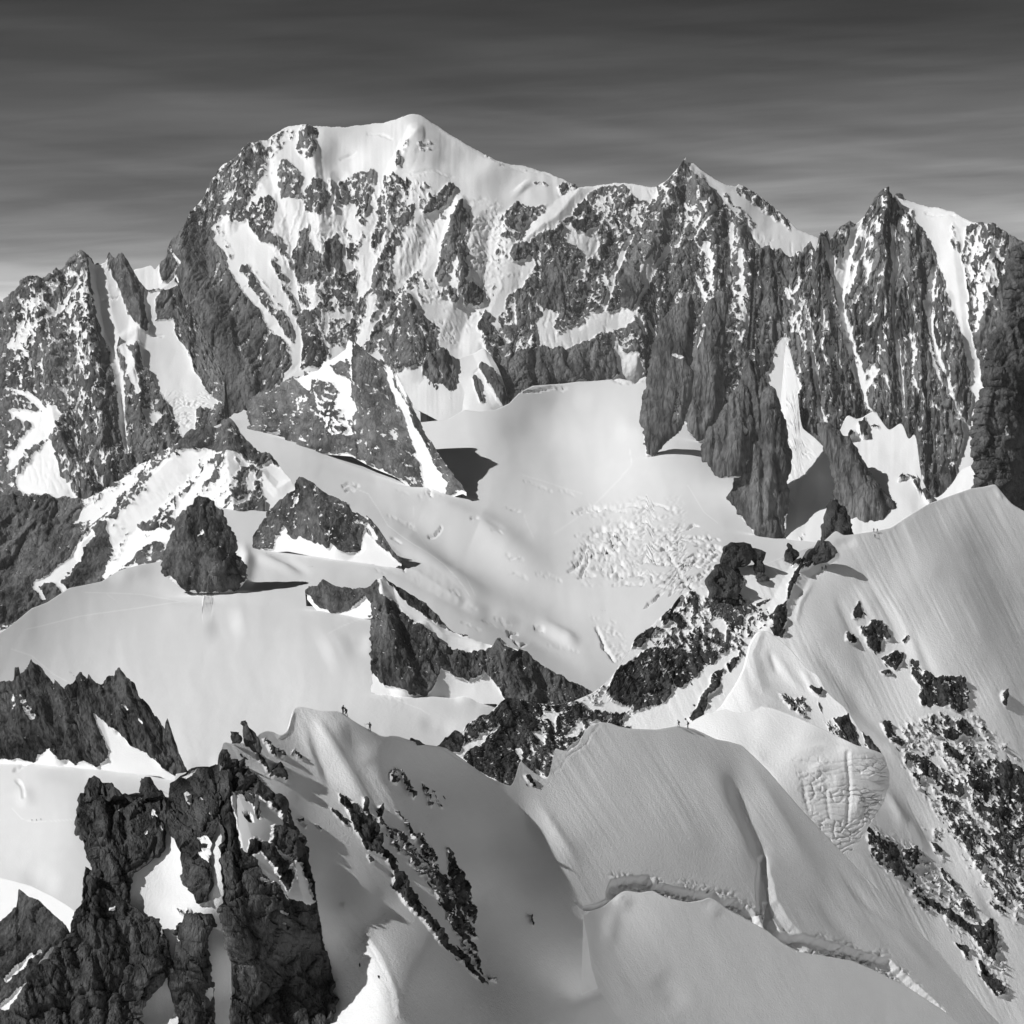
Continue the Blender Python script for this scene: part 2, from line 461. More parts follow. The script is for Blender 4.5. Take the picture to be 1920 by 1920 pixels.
def sheet(name, x0, x1, top, bot, D_of, label, cat, mat, step=2.2, jag=0.0, smooth=0.0, back='drop', parent=None, kind='structure', ground=None, ragged=0.0, **kw):
    """a mountainside or snow slope: its crest line, its foot, and the distance field that shapes it"""
    xs = np.arange(x0, x1 + step, step)
    tp, bt = pts(top), pts(bot)
    yt = np.interp(xs, [p[0] for p in tp], [p[1] for p in tp])
    yb = np.interp(xs, [p[0] for p in bt], [p[1] for p in bt])
    if smooth: yt = smooth1(yt, smooth / step)
    sd = kw.get('seed', 0)
    if jag: yt = yt + jag * (1.1 * noise(xs / 11, xs * 0, sd + 60) + 0.9 * np.abs(noise(xs / 5.0, xs * 0, sd + 61)) + 0.6 * noise(xs / 2.6, xs * 0, sd + 62))
    yb = np.maximum(yb, yt + 4)
    rows = max(8, int(np.percentile(yb - yt, 90) / step))
    v = np.linspace(0, 1, rows)[:, None]
    x = np.broadcast_to(xs[None, :], (rows, len(xs))).copy()
    y = yt[None, :] + v * (yb - yt)[None, :]
    if ragged:
        x += ragged * (1.2 * noise(y / 22, y * 0, sd + 63) + 0.9 * noise(y / 9, y * 0, sd + 64) + 0.5 * noise(y / 4, y * 0, sd + 65)) * np.exp(-(x - x0) / 14)
    if isinstance(D_of[0], str): D = 1e4 / np.maximum(evaluate(D_of[1], x, y), 0.02)
    else: D = np.exp(evaluate(D_of, x, y))
    if ground is not None:                            # stand the foot of the rock on the snow in front of it
        Dg = 1e4 / np.maximum(evaluate(ground, xs, yb), 0.02)
        c = np.polyfit((xs - x0) / (x1 - x0), Dg / D[-1], 1)
        D = D * np.polyval(c, (xs - x0) / (x1 - x0))[None, :] * 1.003
    P, S, tint, tone = surface(name, x, y, D, foot=(yb[None, :] - y), **kw)
    s0 = (D[0] / F)[:, None]
    ext = []
    if back == 'drop':
        for bd, bz in ((2.0, 0.8), (7, 5), (22, 22), (60, 70), (140, 190)):
            ext.append(P[0] + np.concatenate([0 * s0, bd * s0, -bz * s0], 1))
    else:
        for bd, bz in ((6, 0.5), (30, 3)):
            ext.append(P[0] + np.concatenate([0 * s0, bd * s0, -bz * s0], 1))
    E = np.stack(ext[::-1], 0); k = len(ext)
    P2 = np.concatenate([E, P], 0)
    S2 = np.concatenate([np.repeat(S[:1], k, 0), S], 0); T2 = np.concatenate([np.zeros((k, S.shape[1])), tint], 0); V2 = np.concatenate([np.repeat(tone[:1], k, 0), tone], 0)
    me = grid_mesh(name, P2, S2, T2, V2)
    me.materials.append(mat)
    o = link(bpy.data.objects.new(name, me), parent)
    tag(o, label, cat, kind=kind)
    return o

def pillar(name, rows, D0, label, cat, mat, bulge=0.9, lean=0.25, power=0.62, step=2.2, edge=3.0, parent=None, kind='structure',
           tilt=0.0, follow=None, ground=None, flat=False, **kw):
    """a free-standing rock spire, tower or boulder: rows of y, left, right and the place of its arete, closed all round"""
    rows = sorted(rows)
    ys0 = [r[0] for r in rows]
    ya, yb = ys0[0], ys0[-1]
    nr = max(6, int((yb - ya) / step))
    ys = np.linspace(ya, yb, nr)
    xl = np.interp(ys, ys0, [r[1] for r in rows]); xr = np.interp(ys, ys0, [r[2] for r in rows])
    ua = np.interp(ys, ys0, [r[3] if len(r) > 3 else 0.55 for r in rows])
    sd = kw.get('seed', 0)
    nl = edge * (noise(ys / 16, ys * 0, sd + 70) + 0.6 * noise(ys / 6, ys * 0, sd + 71) + 0.4 * noise(ys / 2.7, ys * 0, sd + 75))
    nr_ = edge * (noise(ys / 16, ys * 0, sd + 72) + 0.6 * noise(ys / 6, ys * 0, sd + 73) + 0.4 * noise(ys / 2.7, ys * 0, sd + 76))
    wmax = np.max(xr - xl)
    nc = max(8, int(wmax / step))
    t = np.linspace(0, 1, nc)
    tb = np.linspace(1, 0, max(6, nc // 4) + 2)[1:-1]
    def prof(t, u):
        u = np.clip(u, 0.08, 0.92)
        return np.where(t < u, t / u, (1 - t) / (1 - u)) ** power
    U = ua[:, None]
    ff = prof(t[None, :], U); fb = -0.7 * prof(tb[None, :], 0.5 + 0 * U)
    T = np.concatenate([np.broadcast_to(t[None, :], ff.shape), np.broadcast_to(tb[None, :], fb.shape)], 1)
    B = np.concatenate([ff, fb], 1)
    y0_ = np.broadcast_to(ys[:, None], T.shape)
    x = xl[:, None] + (xr - xl)[:, None] * T + (nl[:, None] + edge * noise(y0_ / 9, T * 5, sd + 77)) * (1 - T) ** 2.5 + (nr_[:, None] + edge * noise(y0_ / 9, T * 5, sd + 78)) * T ** 2.5
    y = np.broadcast_to(ys[:, None], x.shape).copy()
    hw = ((xr - xl) / 2)[:, None]
    if ground is not None:
        D0 = float((1e4 / np.maximum(evaluate(ground, np.array([(xl[-1] + xr[-1]) / 2]), np.array([yb])), 0.02))[0])
    if follow is not None:                            # stands on a face: follows its distance row by row
        D0 = np.exp(evaluate(follow[0], x, y)) + follow[1]; lean = 0.0
    s = D0 / F
    D = D0 + (-(y - yb) * lean + tilt * (x - (xl.mean() + xr.mean()) / 2) - bulge * hw * B) * s
    low = np.clip((y - (yb - 0.30 * (yb - ya))) / (0.12 * (yb - ya) + 1e-6), 0, 1)
    P, S, tint, tone = surface(name, x, y, D, wrap=True, foot=np.minimum(yb - y, np.minimum(T, 1 - T) * (xr - xl)[:, None] + (1 - low) * 99), **kw)
    cap = P[:1].mean(axis=1, keepdims=True) * np.ones((1, P.shape[1], 1))
    foot = P[-1:].mean(axis=1, keepdims=True) * np.ones((1, P.shape[1], 1))
    P2 = np.concatenate([cap, P, foot], 0); S2 = np.concatenate([S[:1], S, S[-1:]], 0)
    T2 = np.concatenate([tint[:1], tint, tint[-1:]], 0); V2 = np.concatenate([tone[:1], tone, tone[-1:]], 0)
    me = grid_mesh(name, P2, S2, T2, V2, wrap=True)
    if flat: me.shade_flat()
    me.materials.append(mat)
    o = link(bpy.data.objects.new(name, me), parent)
    if parent is None: tag(o, label, cat, kind=kind)
    elif kind == 'stuff': tag(o, kind=kind)
    return o

def on(name, px, py):
    """point, normal and metres per pixel on a built surface under a picture point"""
    x, y, P, n, s = GRIDS[name]
    c = int(np.argmin(np.abs(x[0] - px))) if np.ptp(x[:, 0]) < 1e-6 else None
    if c is None:
        i = np.argmin((x - px) ** 2 + (y - py) ** 2); r, c = np.unravel_index(i, x.shape)
    else:
        r = int(np.argmin(np.abs(y[:, c] - py)))
    return Vector(P[r, c]), Vector(n[r, c]), float(s[r, c])

# ================================================================ the far massif
m_far = material('far_rock_and_snow', 2.0, rock=(0.05, 0.25), aniso=0.4)
massif_ops = [
 # left wall and buttress
 R(0.97, "300,500 322,455 350,430 370,400 385,420 400,440 412,470 420,495 440,520 455,540 480,575 505,610 530,640 548,670 530,700 510,740 480,800 380,800 340,720 320,640 305,560"),
 R(0.71, "330,445 345,430 362,390 380,365 395,330 412,305 440,292 465,264 482,270 500,300 508,325 490,345 475,370 460,390 470,410 450,420 420,415 405,425 390,430 370,425 350,450"),
 R(0.65, "455,400 475,385 505,370 520,380 512,400 510,440 525,465 510,470 490,450 470,430"),
 L(0.35, "500,262,5 480,275,6 470,290,4"), L(0.15, "520,250,8 508,290,7 505,320,6 480,360,4"),
 R(0.00, "415,415 430,410 440,425 455,445 480,465 500,490 505,505 490,512 470,497 450,487 430,468 422,447"),
 L(0.30, "412,430,5 420,455,6 435,480,5"),
 L(0.05, "322,470,2 340,500,3 325,520,4"), R(0.05, "296,532 320,520 334,522 336,536 316,542 300,548"),
 L(0.20, "409,497,2 400,530,2 393,548,2"), L(0.30, "408,430,2 430,480,2"),
 Z(.62, 16, 5, -2, "520,330 620,340 720,340 800,345 830,390 800,560 740,660 600,680 540,600 505,480"), Z(.55, 13, 5, 12, "700,340 800,330 830,420 760,560 690,560"),
 Z(-.75, 17, 6, 0, "1000,440 1100,380 1284,310 1400,430 1530,470 1530,760 1200,760 960,720 950,560"), Z(-.8, 15, 5, -20, "330,440 420,300 480,280 500,340 440,430 420,440 380,430 345,470"), Z(-.75, 26, 9, -32, "420,500 470,520 560,690 500,740 440,640 400,560"), Z(.55, 12, 3, 0, "850,380 960,400 960,520 880,620 820,560"),
 R(.0, "517,378 540,378 565,387 578,402 574,425 560,455 549,482 535,470 520,440 514,410"), R(.0, "590,412 610,405 640,387 662,385 668,400 655,415 632,432 605,455 592,472 582,450 578,425"), R(.0, "800,400 838,402 845,430 832,470 815,505 790,522 768,556 750,545 735,522 745,480 765,440 785,415"),
 R(.0, "880,350 950,362 940,420 930,470 940,540 908,536 878,530 882,480 882,430"), R(.0, "790,588 850,562 895,580 890,640 940,655 930,690 860,700 830,660 818,615"), R(.0, "700,440 712,470 700,520 690,540 678,560 684,500"), R(.0, "930,500 985,485 1000,490 985,528 950,545 930,540"),
 # islands of rock in the hanging snow
 R(0.45, "480,262 500,258 520,250 545,240 550,258 530,272 505,300 490,300"),
 R(0.69, "522,305 535,298 560,320 566,380 540,376 528,365 521,330"),
 R(0.69, "580,342 605,345 614,375 600,408 575,396 562,378"),
 R(0.73, "566,238 580,233 596,240 599,250 588,262 590,285 582,300 570,300 556,275 560,255"),
 R(0.65, "637,335 665,325 700,320 712,345 705,375 690,402 660,382 635,380"),
 R(0.56, "675,380 700,378 697,420 682,432 665,402"),
 R(0.77, "552,468 572,420 580,455 600,492 597,527 565,534 550,512"),
 R(0.97, "610,455 632,438 641,452 639,507 603,507"),
 R(0.60, "600,508 637,500 667,505 671,530 660,578 625,582 595,582 592,542"),
 R(0.60, "648,455 675,450 671,492 648,487"),
 R(0.77, "562,582 588,585 610,630 617,690 562,690"),
 R(0.50, "617,600 660,598 655,640 635,655 612,640"),
 L(0.02, "600,545,4 612,520,3 625,510,2"), L(0.10, "590,600,4 605,640,4 618,660,5"),
 L(0.69, "460,505,10 500,560,12 530,600,12 547,650,8"), L(0.65, "490,530,6 525,590,9 547,630,7"),
 L(0.02, "430,505,3 470,560,4 510,600,4 550,655,4"), L(0.02, "497,497,9 530,550,8 550,600,8 560,655,9"),
 L(0.60, "510,490,4 545,560,5 562,605,5"), L(0.05, "520,478,7 550,535,5 562,585,4"),
 L(0.02, "470,505,3 500,545,4 525,580,4"),
 R(0.50, "700,345 735,330 768,330 765,370 745,400 722,410 702,400"),
 L(0.02, "735,250,14 715,320,10 700,380,7 690,430,8 686,500,9 672,560,8"),
 L(0.69, "722,395,6 708,440,11 700,472,6"), L(0.71, "772,392,9 752,425,12 736,460,10 718,500,12 706,530,9 696,560,8"),
 L(0.56, "745,312,6 755,290,7 766,272,4"),
 R(0.56, "672,560 700,545 740,545 762,560 745,600 720,665 690,665 660,650 655,610"),
 L(0.05, "702,560,6 690,600,8 672,645,9"), L(0.05, "752,545,4 715,590,5 690,630,4"), L(0.05, "735,600,3 700,650,4"),
 L(0.73, "846,350,8 828,370,12 810,385,9 796,397,5"),
 L(0.76, "862,383,5 856,415,9 846,440,12 838,480,14 827,512,10 824,528,5"), L(0.76, "862,390,6 870,410,10 876,424,6"),
 L(0.73, "862,460,8 868,505,12 864,535,9"),
 R(0.76, "862,537 885,535 906,542 906,570 896,576 880,566 866,552"), L(0.77, "841,543,5 851,563,7"),
 L(0.56, "788,508,6 765,532,9 744,562,9"), L(0.52, "735,530,8 725,560,6"),
 R(0.80, "767,555 790,590 817,620 822,665 800,690 720,700 715,640 735,590"),
 L(0.10, "745,585,3 728,625,4"), L(0.20, "785,620,2 798,650,3"),
 R(0.97, "895,605 910,582 920,590 921,628 910,632 897,618"), R(0.69, "930,600 945,580 958,600 955,632 940,628 940,610"),
 R(0.52, "898,632 912,634 908,645 900,644"),
 R(0.67, "955,385 970,378 1000,392 1025,383 1016,400 990,415 975,436 955,432 944,415"),
 L(0.73, "942,440,4 968,444,7 992,446,6"),
 R(0.77, "955,470 965,455 1000,452 1003,475 985,490 962,492 952,482"),
 # the wall right of the summit, down to the glacier
 R(0.71, "985,450 1000,450 1065,405 1090,380 1110,368 1130,352 1165,352 1200,374 1235,372 1258,342 1284,290 1300,330 1345,350 1390,420 1430,468 1470,470 1500,470 1540,455 1600,470 1600,1000 1210,1000 1210,705 1190,665 1100,662 960,670 930,690 905,640 945,600 948,560 985,530 1003,492"),
 R(0.97, "1020,500 1040,495 1060,515 1062,560 1040,585 1015,580 1010,540"), R(0.97, "1160,490 1200,500 1195,560 1180,590 1165,570"),
 R(0.98, "950,668 1000,655 1060,648 1110,640 1150,655 1167,680 1160,705 1130,718 1100,714 1060,722 1000,728 962,738 957,768 938,752 925,700 930,672"),
 R(0.00, "1050,418 1065,420 1095,444 1122,418 1117,468 1108,502 1077,537 1074,525 1094,482 1080,467 1060,450"),
 L(0.00, "1096,350,8 1065,385,14 1030,415,16 985,445,10"),
 L(0.02, "1234,340,3 1205,400,4 1180,450,4 1150,520,5 1128,590,5"), L(0.10, "1120,480,4 1132,520,6 1142,555,4"),
 R(0.02, "1200,495 1222,488 1227,505 1206,547 1196,532 1190,507"), L(0.15, "1275,420,8 1262,440,10 1268,460,6"),
 L(0.06, "1330,372,3 1300,410,4 1262,455,4 1230,500,4 1195,570,4 1180,605,4"),
 R(0.00, "1006,608 1020,583 1040,586 1043,628 1095,603 1110,588 1145,583 1177,583 1183,602 1170,618 1145,622 1125,628 1105,640 1080,644 1060,652 1032,658 1004,642"),
 L(0.03, "1150,632,4 1158,665,7 1172,702,12"), L(0.05, "1192,600,6 1205,630,4"), L(0.05, "1215,610,4 1232,640,3"),
 L(0.05, "990,560,2 993,600,3 990,650,2"), L(0.10, "962,560,3 965,610,3"), R(0.30, "962,640 985,625 990,645 980,660 962,658"),
 L(0.00, "1288,306,6 1310,330,12 1345,350,12 1375,385,10"),
 R(0.00, "1345,343 1385,350 1410,385 1440,410 1480,428 1540,448 1540,470 1492,488 1455,466 1422,452 1400,432 1376,402 1352,368"),
 R(0.60, "1380,346 1400,350 1440,378 1470,402 1490,425 1478,432 1450,412 1420,392 1395,375 1378,362"),
 L(0.50, "1375,385,5 1395,405,6 1412,425,5"), L(0.52, "1360,365,4 1385,400,4 1400,430,3"),
 R(0.50, "1228,352 1255,335 1275,315 1282,345 1262,380 1235,385"), R(0.45, "1240,385 1262,380 1255,400 1238,398"),
 R(0.50, "1255,415 1275,400 1300,400 1325,392 1310,420 1290,445 1262,460 1252,440"), L(0.15, "1340,395,5 1315,425,4 1290,450,4"),
 L(0.15, "1320,460,5 1325,500,7 1330,545,6"), L(0.12, "1370,430,4 1368,480,4 1365,530,4"), L(0.15, "1385,480,4 1388,530,4 1402,585,6"),
 R(0.52, "1365,540 1400,560 1440,540 1480,560 1470,640 1440,690 1400,670 1365,620"), L(0.10, "1384,565,4 1396,600,7 1410,640,7"),
 L(0.12, "1300,520,4 1318,555,5 1325,580,5"), R(0.30, "1255,560 1275,545 1285,570 1272,600 1258,590"),
 R(0.10, "1440,520 1495,512 1500,558 1490,572 1478,540 1450,532"), R(0.55, "1440,530 1475,545 1490,600 1475,640 1455,600"),
 R(0.45, "1110,372 1150,372 1165,420 1140,440 1120,420"), R(0.50, "1165,395 1205,380 1215,410 1190,440 1172,430"),
 R(0.55, "1100,480 1130,490 1120,560 1090,560"), R(0.52, "1075,550 1110,545 1100,585 1060,600 1050,580"),
 # relief: main ribs and couloirs
 RIB(0.46, "360,400,30 345,470,34 380,560,36 430,650,40 480,760,36"), RIB(0.42, "470,290,22 450,350,24 430,420,18"),
 RIB(-0.34, "500,262,14 505,330,16 540,420,22 552,500,18 562,600,18 565,680,20"),
 RIB(0.42, "575,250,18 585,300,16 600,400,20 600,500,26 590,580,26 590,660,26"),
 RIB(-0.34, "640,330,20 650,420,18 668,560,16 660,650,18"), RIB(0.38, "780,250,20 740,330,22 725,430,20 705,540,22 690,640,24"),
 RIB(-0.29, "830,380,26 790,470,30 740,560,20"), RIB(0.42, "862,380,16 842,460,20 868,530,22 900,560,18"),
 RIB(0.42, "760,560,20 775,610,26 770,690,30"), RIB(-0.34, "920,420,30 910,520,34 860,640,36"),
 RIB(0.42, "1095,350,18 1040,410,22 985,450,18"), RIB(0.46, "1284,300,24 1240,400,28 1190,540,30 1190,690,30"),
 RIB(0.46, "1300,340,26 1330,430,30 1345,540,30 1330,700,40"), RIB(0.42, "1380,430,22 1400,520,26 1390,640,26"),
 RIB(-0.29, "1140,450,24 1110,540,24 1080,600,22"), RIB(-0.34, "1250,480,20 1262,600,20 1225,690,20"),
 RIB(-0.42, "1000,650,6 1003,722,10"), RIB(-0.42, "1060,650,6 1062,718,10"), RIB(-0.42, "1110,648,6 1104,712,9"),
 CRACK(2.5, "940,315,1.5 1000,322,2 1045,330,1.5"), CRACK(2.0, "770,330,1.5 800,318,1.5 850,330,1.2"),
 SWELL(-1.5, "770,300,16 850,305,18 920,320,14"), SWELL(4, "860,330,20 960,335,20"), SWELL(5, "975,345,14 985,360,16"),
 ROUGH(3.2, 16, "870,380 930,380 960,460 930,520 880,530 865,470"), ROUGH(2.2, 13, "760,500 850,560 860,640 800,640 750,560"),
 ROUGH(2.4, 14, "580,420 620,400 640,430 600,470"),
 SWELL(-12, "590,300,22 640,300,30 700,290,20"), CRACK(2.4, "640,292,1.5 655,285,2 668,280,1.5"), CRACK(2, "690,250,1.2 712,252,1.6 735,262,1.2"), L(.5, "786,272,2 800,268,3 806,266,2"), L(.4, "775,285,1.5 790,280,2 812,277,1.5"), L(.45, "910,292,2 918,298,2"), L(.5, "1000,346,2 1020,348,2.5"), R(.6, "1045,348 1062,344 1082,352 1070,364 1050,364"), SWELL(6, "880,300,30 980,318,26"), SWELL(-1.5, "770,300,14 820,306,16 880,308,14"),
]
massif_fit = fit([
 (340,560,-15,62), (420,620,-5,62), (330,480,-30,60), (420,360,-25,58), (470,300,-30,48), (560,260,-35,38), (650,270,-10,36), (720,250,-38,30),
 (765,240,-45,34), (800,250,40,33), (840,275,26,29), (900,310,20,27), (1000,325,5,24), (1060,345,10,30), (560,350,-4,52), (640,400,4,52), (560,480,0,54),
 (700,450,8,50), (640,560,0,54), (780,450,6,46), (850,430,0,50), (900,480,10,44), (780,600,0,52), (880,620,8,36), (960,420,0,50), (1020,500,0,58),
 (1150,420,0,58), (1100,560,0,56), (1050,690,0,70), (900,720,-10,40), (1240,450,-6,60), (1340,450,4,62), (1284,330,-8,52), (1340,345,10,42), (1450,430,12,36), (1520,460,5,36),
 (1400,560,0,60), (1250,620,-4,60), (1350,680,0,66), (1500,650,0,62), (600,690,0,50)],
 [(1050,715,8080)], turn=14)
sheet('mountain_massif', 236, 1610,
 "236,530 252,505 262,503 283,497 291,506 300,493 313,485 318,470 322,455 327,447 345,435 352,420 362,395 380,372 395,340 405,325 412,315 420,307 440,297 455,278 465,268 480,266 500,262 520,248 540,236 570,232 585,236 620,238 650,238 680,234 720,230 745,222 765,215 778,213 790,217 810,230 840,249 880,274 910,290 922,297 950,308 985,311 998,316 1030,325 1060,338 1075,346 1085,352 1098,350 1120,348 1150,343 1190,345 1215,350 1232,350 1250,338 1268,320 1280,301 1284,296 1290,305 1300,306 1320,322 1340,335 1360,346 1380,350 1385,345 1400,352 1420,365 1440,380 1460,395 1480,415 1495,430 1510,436 1530,445 1610,470",
 "236,760 400,800 560,740 700,720 840,800 950,790 1000,740 1160,730 1215,730 1280,860 1610,900",
 massif_fit, 'huge snow-capped massif with mottled rock face and rounded white summit at centre', 'mountain', m_far,
 step=2.1, jag=1.1, ops=massif_ops, base=0.02, seed=1, rel=.12, an=2.4, ws=(70, 32, 15, 8, 4.5), spk=4.6, spk_an=1.9, snow_rel=.35, streak=.5, warp=.8, facet=.26, fw=(22, 11, 6), top_keep=5)

# ---------------------------------------------------------------- mountain at the left edge
left_ops = [
 R(.6, "100,520 150,490 165,520 172,580 182,640 180,690 150,700 130,640 110,600 60,600 60,560"), R(.5, "40,560 80,540 75,600 60,640 30,620"),
 R(.0, "163,490 178,495 200,488 212,512 225,550 240,590 262,615 275,625 286,652 260,645 250,657 225,640 212,657 195,630 180,600 172,560 168,520"),
 R(.0, "272,545 300,545 330,520 336,536 316,545 292,600 325,600 330,625 355,670 380,720 408,752 372,772 362,815 350,832 330,800 310,760 290,720 270,680 255,650 270,640 280,618 275,580"),
 R(.95, "200,470 212,488 225,475 245,500 255,530 268,560 277,600 276,622 262,605 245,590 232,560 225,510 210,505"),
 R(.97, "294,560 302,545 318,548 326,570 325,590 310,602 296,596 292,580"),
 L(.0, "210,650,6 222,700,8 228,750,7 230,800,5 238,855,3"), L(.02, "228,650,8 245,690,8 258,740,5"), R(.0, "268,775 292,770 306,782 290,800 282,812 276,798"),
 R(.03, "15,770 40,768 60,776 110,768 120,780 106,812 76,832 52,852 30,872 15,885 15,850 45,825 62,800 40,790"),
 R(.0, "95,823 106,850 117,890 143,937 100,933 60,926 47,933 36,920 34,900 60,865 80,838"),
 L(.15, "142,540,2 120,570,3 85,600,3 60,620,3"), L(.25, "140,600,2 150,680,3 165,720,2"), L(.2, "155,670,2 130,700,2 122,740,2"), R(.35, "22,620 60,600 70,640 40,680 22,660"),
 L(.05, "25,730,3 50,740,4 90,775,4"), L(.08, "52,735,3 70,750,3 88,775,4"), L(.1, "176,875,2 182,915,3"), L(.15, "158,730,2 135,770,2"),
 Z(-.9, 14, 4, 6, "20,560 150,480 190,700 240,900 100,930 20,880"), RIB(.6, "150,485,26 165,600,30 180,720,30 200,880,36"), RIB(.55, "235,490,14 262,580,18 250,700,16 280,820,24"), RIB(-.5, "180,500,14 195,600,18 225,700,16 232,840,14"),
 RIB(.5, "60,530,24 90,680,30 110,820,22 170,930,30"), RIB(-.4, "110,560,22 130,700,22 150,860,20"), ROUGH(2.4, 10, "290,740 400,740 360,820 330,800"),
 SWELL(4, "230,620,14 245,640,14"), CRACK(2.5, "186,560,1.5 218,560,1.5"), CRACK(2, "284,628,1.5 305,632,1.5"),
]
m_left = material('left_mountain_rock', 1.45, rock=(0.05, 0.25), aniso=0.4)
sheet('mountain', -150, 420,
 "-20,580 22,553 45,530 65,525 90,518 110,510 130,495 150,480 160,486 172,492 182,495 198,491 202,478 205,472 212,485 219,488 224,476 235,487 245,500 252,512 262,530 275,545 300,545 330,520 345,560 420,700",
 "-20,1000 150,1000 300,900 350,850 420,800",
 fit([(60,600,-20,60),(150,540,5,60),(185,540,25,50),(200,600,25,48),(230,560,-10,66),(120,720,-12,60),(60,800,-35,45),(90,900,-30,48),(200,780,10,64),(220,900,0,60),(300,650,15,46),(340,720,-5,46),(150,650,-5,60),(280,850,-5,50)],
     [(150,930,6900)]),
 'jagged dark rock mountain at left edge with hanging glacier in its notch', 'mountain', m_left,
 step=2.2, jag=1.4, ops=left_ops, base=.80, seed=2, rel=.16, an=2.6, spk=4.8, snow_rel=.3, warp=.7, fw=(24, 12, 6), ws=(60, 28, 14, 8, 4.5))

# ---------------------------------------------------------------- fluted mountain on the right
right_ops = [
 R(.0, "1672,370 1720,378 1790,398 1835,416 1812,432 1802,480 1815,520 1815,600 1825,640 1835,680 1843,720 1846,760 1838,800 1830,900 1790,900 1800,850 1812,800 1822,740 1818,700 1800,625 1780,562 1760,505 1735,452 1708,412"),
 R(.5, "1800,470 1815,440 1850,420 1895,440 1885,500 1860,560 1835,620 1822,600 1815,540"), L(.1, "1838,425,3 1815,500,3"), L(.12, "1870,460,4 1840,560,4 1832,620,4"),
 R(.35, "1785,420 1800,440 1800,475 1782,470"), R(.25, "1700,385 1715,395 1712,420 1700,410"),
 R(.65, "1556,440 1592,415 1618,410 1606,440 1592,480 1580,520 1562,500"), 
 L(.0, "1612,415,5 1598,455,7 1588,490,9 1578,530,11 1576,565,7 1588,620,9 1606,680,10 1616,710,9 1620,735,4 1628,765,3"),
 L(.05, "1545,450,3 1556,490,6 1572,530,8"), L(.25, "1545,530,5 1565,580,7 1590,640,7 1608,690,6"), L(.45, "1540,600,6 1560,650,6 1575,700,6"),
 R(.5, "1625,400 1655,395 1650,430 1640,470 1618,480 1610,450"), L(.05, "1622,450,4 1605,500,4 1590,545,4"), L(.2, "1640,480,3 1622,530,3 1596,570,4"),
 R(.45, "1680,385 1700,400 1715,440 1700,450 1685,420"), L(.05, "1675,430,4 1673,470,5 1680,500,8 1672,535,4 1674,600,3 1682,650,3 1690,720,4 1694,765,2"),
 L(.3, "1655,480,5 1650,520,6 1640,560,3 1632,600,2"), R(.05, "1622,608 1632,590 1645,596 1636,606 1625,612"),
 L(.12, "1712,570,2 1716,640,2 1712,700,2 1719,740,2"), L(.1, "1752,500,5 1744,545,6 1740,570,8 1746,620,4 1758,665,4 1776,715,4 1795,775,4"),
 L(.25, "1735,620,3 1755,690,3 1765,730,2"), L(.05, "1806,720,2 1798,760,3 1800,790,2"), L(.04, "1808,790,3 1812,830,7 1806,860,6"),
 L(.06, "1514,590,3 1522,660,4 1530,720,5 1534,760,3 1546,800,6"), L(.3, "1540,580,3 1552,660,4 1570,720,3"), L(.3, "1495,560,8 1510,600,7 1520,640,4"),
 R(.5, "1470,540 1500,520 1512,580 1505,630 1480,620"), R(.0, "1440,700 1462,630 1474,636 1490,690 1502,720 1492,770 1430,760"),
 L(.05, "1640,700,2 1636,690,3 1628,720,4"), R(.3, "1625,690 1640,680 1645,710 1632,720"),
 Z(-.9, 13, 7, 3, "1450,470 1540,430 1660,370 1740,450 1800,600 1820,800 1700,940 1580,820 1480,760"), RIB(.6, "1655,365,24 1650,500,34 1662,640,36 1668,800,40"), RIB(.6, "1530,450,20 1532,560,22 1548,700,26 1570,800,26"), RIB(-.6, "1600,430,18 1578,550,20 1605,690,20 1625,790,16"),
 RIB(.55, "1700,420,18 1710,560,24 1715,760,26 1730,900,30"), RIB(-.6, "1676,450,9 1676,560,9 1688,720,9 1697,800,8"), RIB(-.6, "1700,560,8 1712,700,9 1722,800,9"), RIB(.5, "1770,560,20 1785,680,22 1800,800,18"),
 RIB(-.55, "1748,520,9 1745,620,9 1775,720,10 1800,800,10"), RIB(-.4, "1808,450,22 1820,560,22 1836,700,18"), RIB(.5, "1860,430,18 1850,540,20 1838,640,14"), RIB(.5, "1495,520,14 1508,640,18 1525,790,18"),
 CRACK(3, "1735,400,1.5 1760,402,2 1790,405,1.5"),
]
m_right = material('right_mountain_rock', 1.4, rock=(0.05, 0.25), aniso=0.3)
sheet('mountain', 1415, 2080,
 "1415,468 1430,465 1440,460 1450,470 1463,465 1475,480 1485,492 1492,470 1500,472 1503,478 1507,464 1511,462 1518,450 1524,466 1528,478 1537,435 1542,440 1548,429 1553,436 1556,452 1562,440 1575,426 1592,414 1605,420 1620,405 1633,385 1640,370 1650,360 1660,364 1672,375 1680,362 1692,361 1696,373 1710,378 1730,385 1760,390 1790,398 1810,410 1830,417 1855,418 1870,425 1890,437 1920,455 1960,480",
 "1415,780 1500,820 1600,850 1680,960 1960,960",
 fit([(1490,520,0,62),(1520,600,-4,66),(1540,480,0,70),(1590,480,-5,56),(1580,600,6,62),(1650,420,0,64),(1650,600,-2,70),(1660,760,0,72),(1700,400,15,44),(1740,500,0,64),(1760,420,-20,46),(1780,480,-30,50),(1815,560,-28,54),(1790,700,5,70),(1850,500,-10,56),(1830,720,-20,60),(1700,900,0,70),(1560,760,4,68),(1880,460,0,46)],
     [(1650,800,6050)]),
 'tall fluted granite mountain with white couloirs and snow cap at right', 'mountain', m_right,
 step=2.2, jag=1.6, ops=right_ops, base=.87, seed=3, rel=.20, bend=.5, an=6.0, spk=4.6, spk_an=2.6, fw=(22, 11, 6), snow_rel=.3, warp=.6, ws=(52, 26, 13, 7, 4.2), top_keep=4)

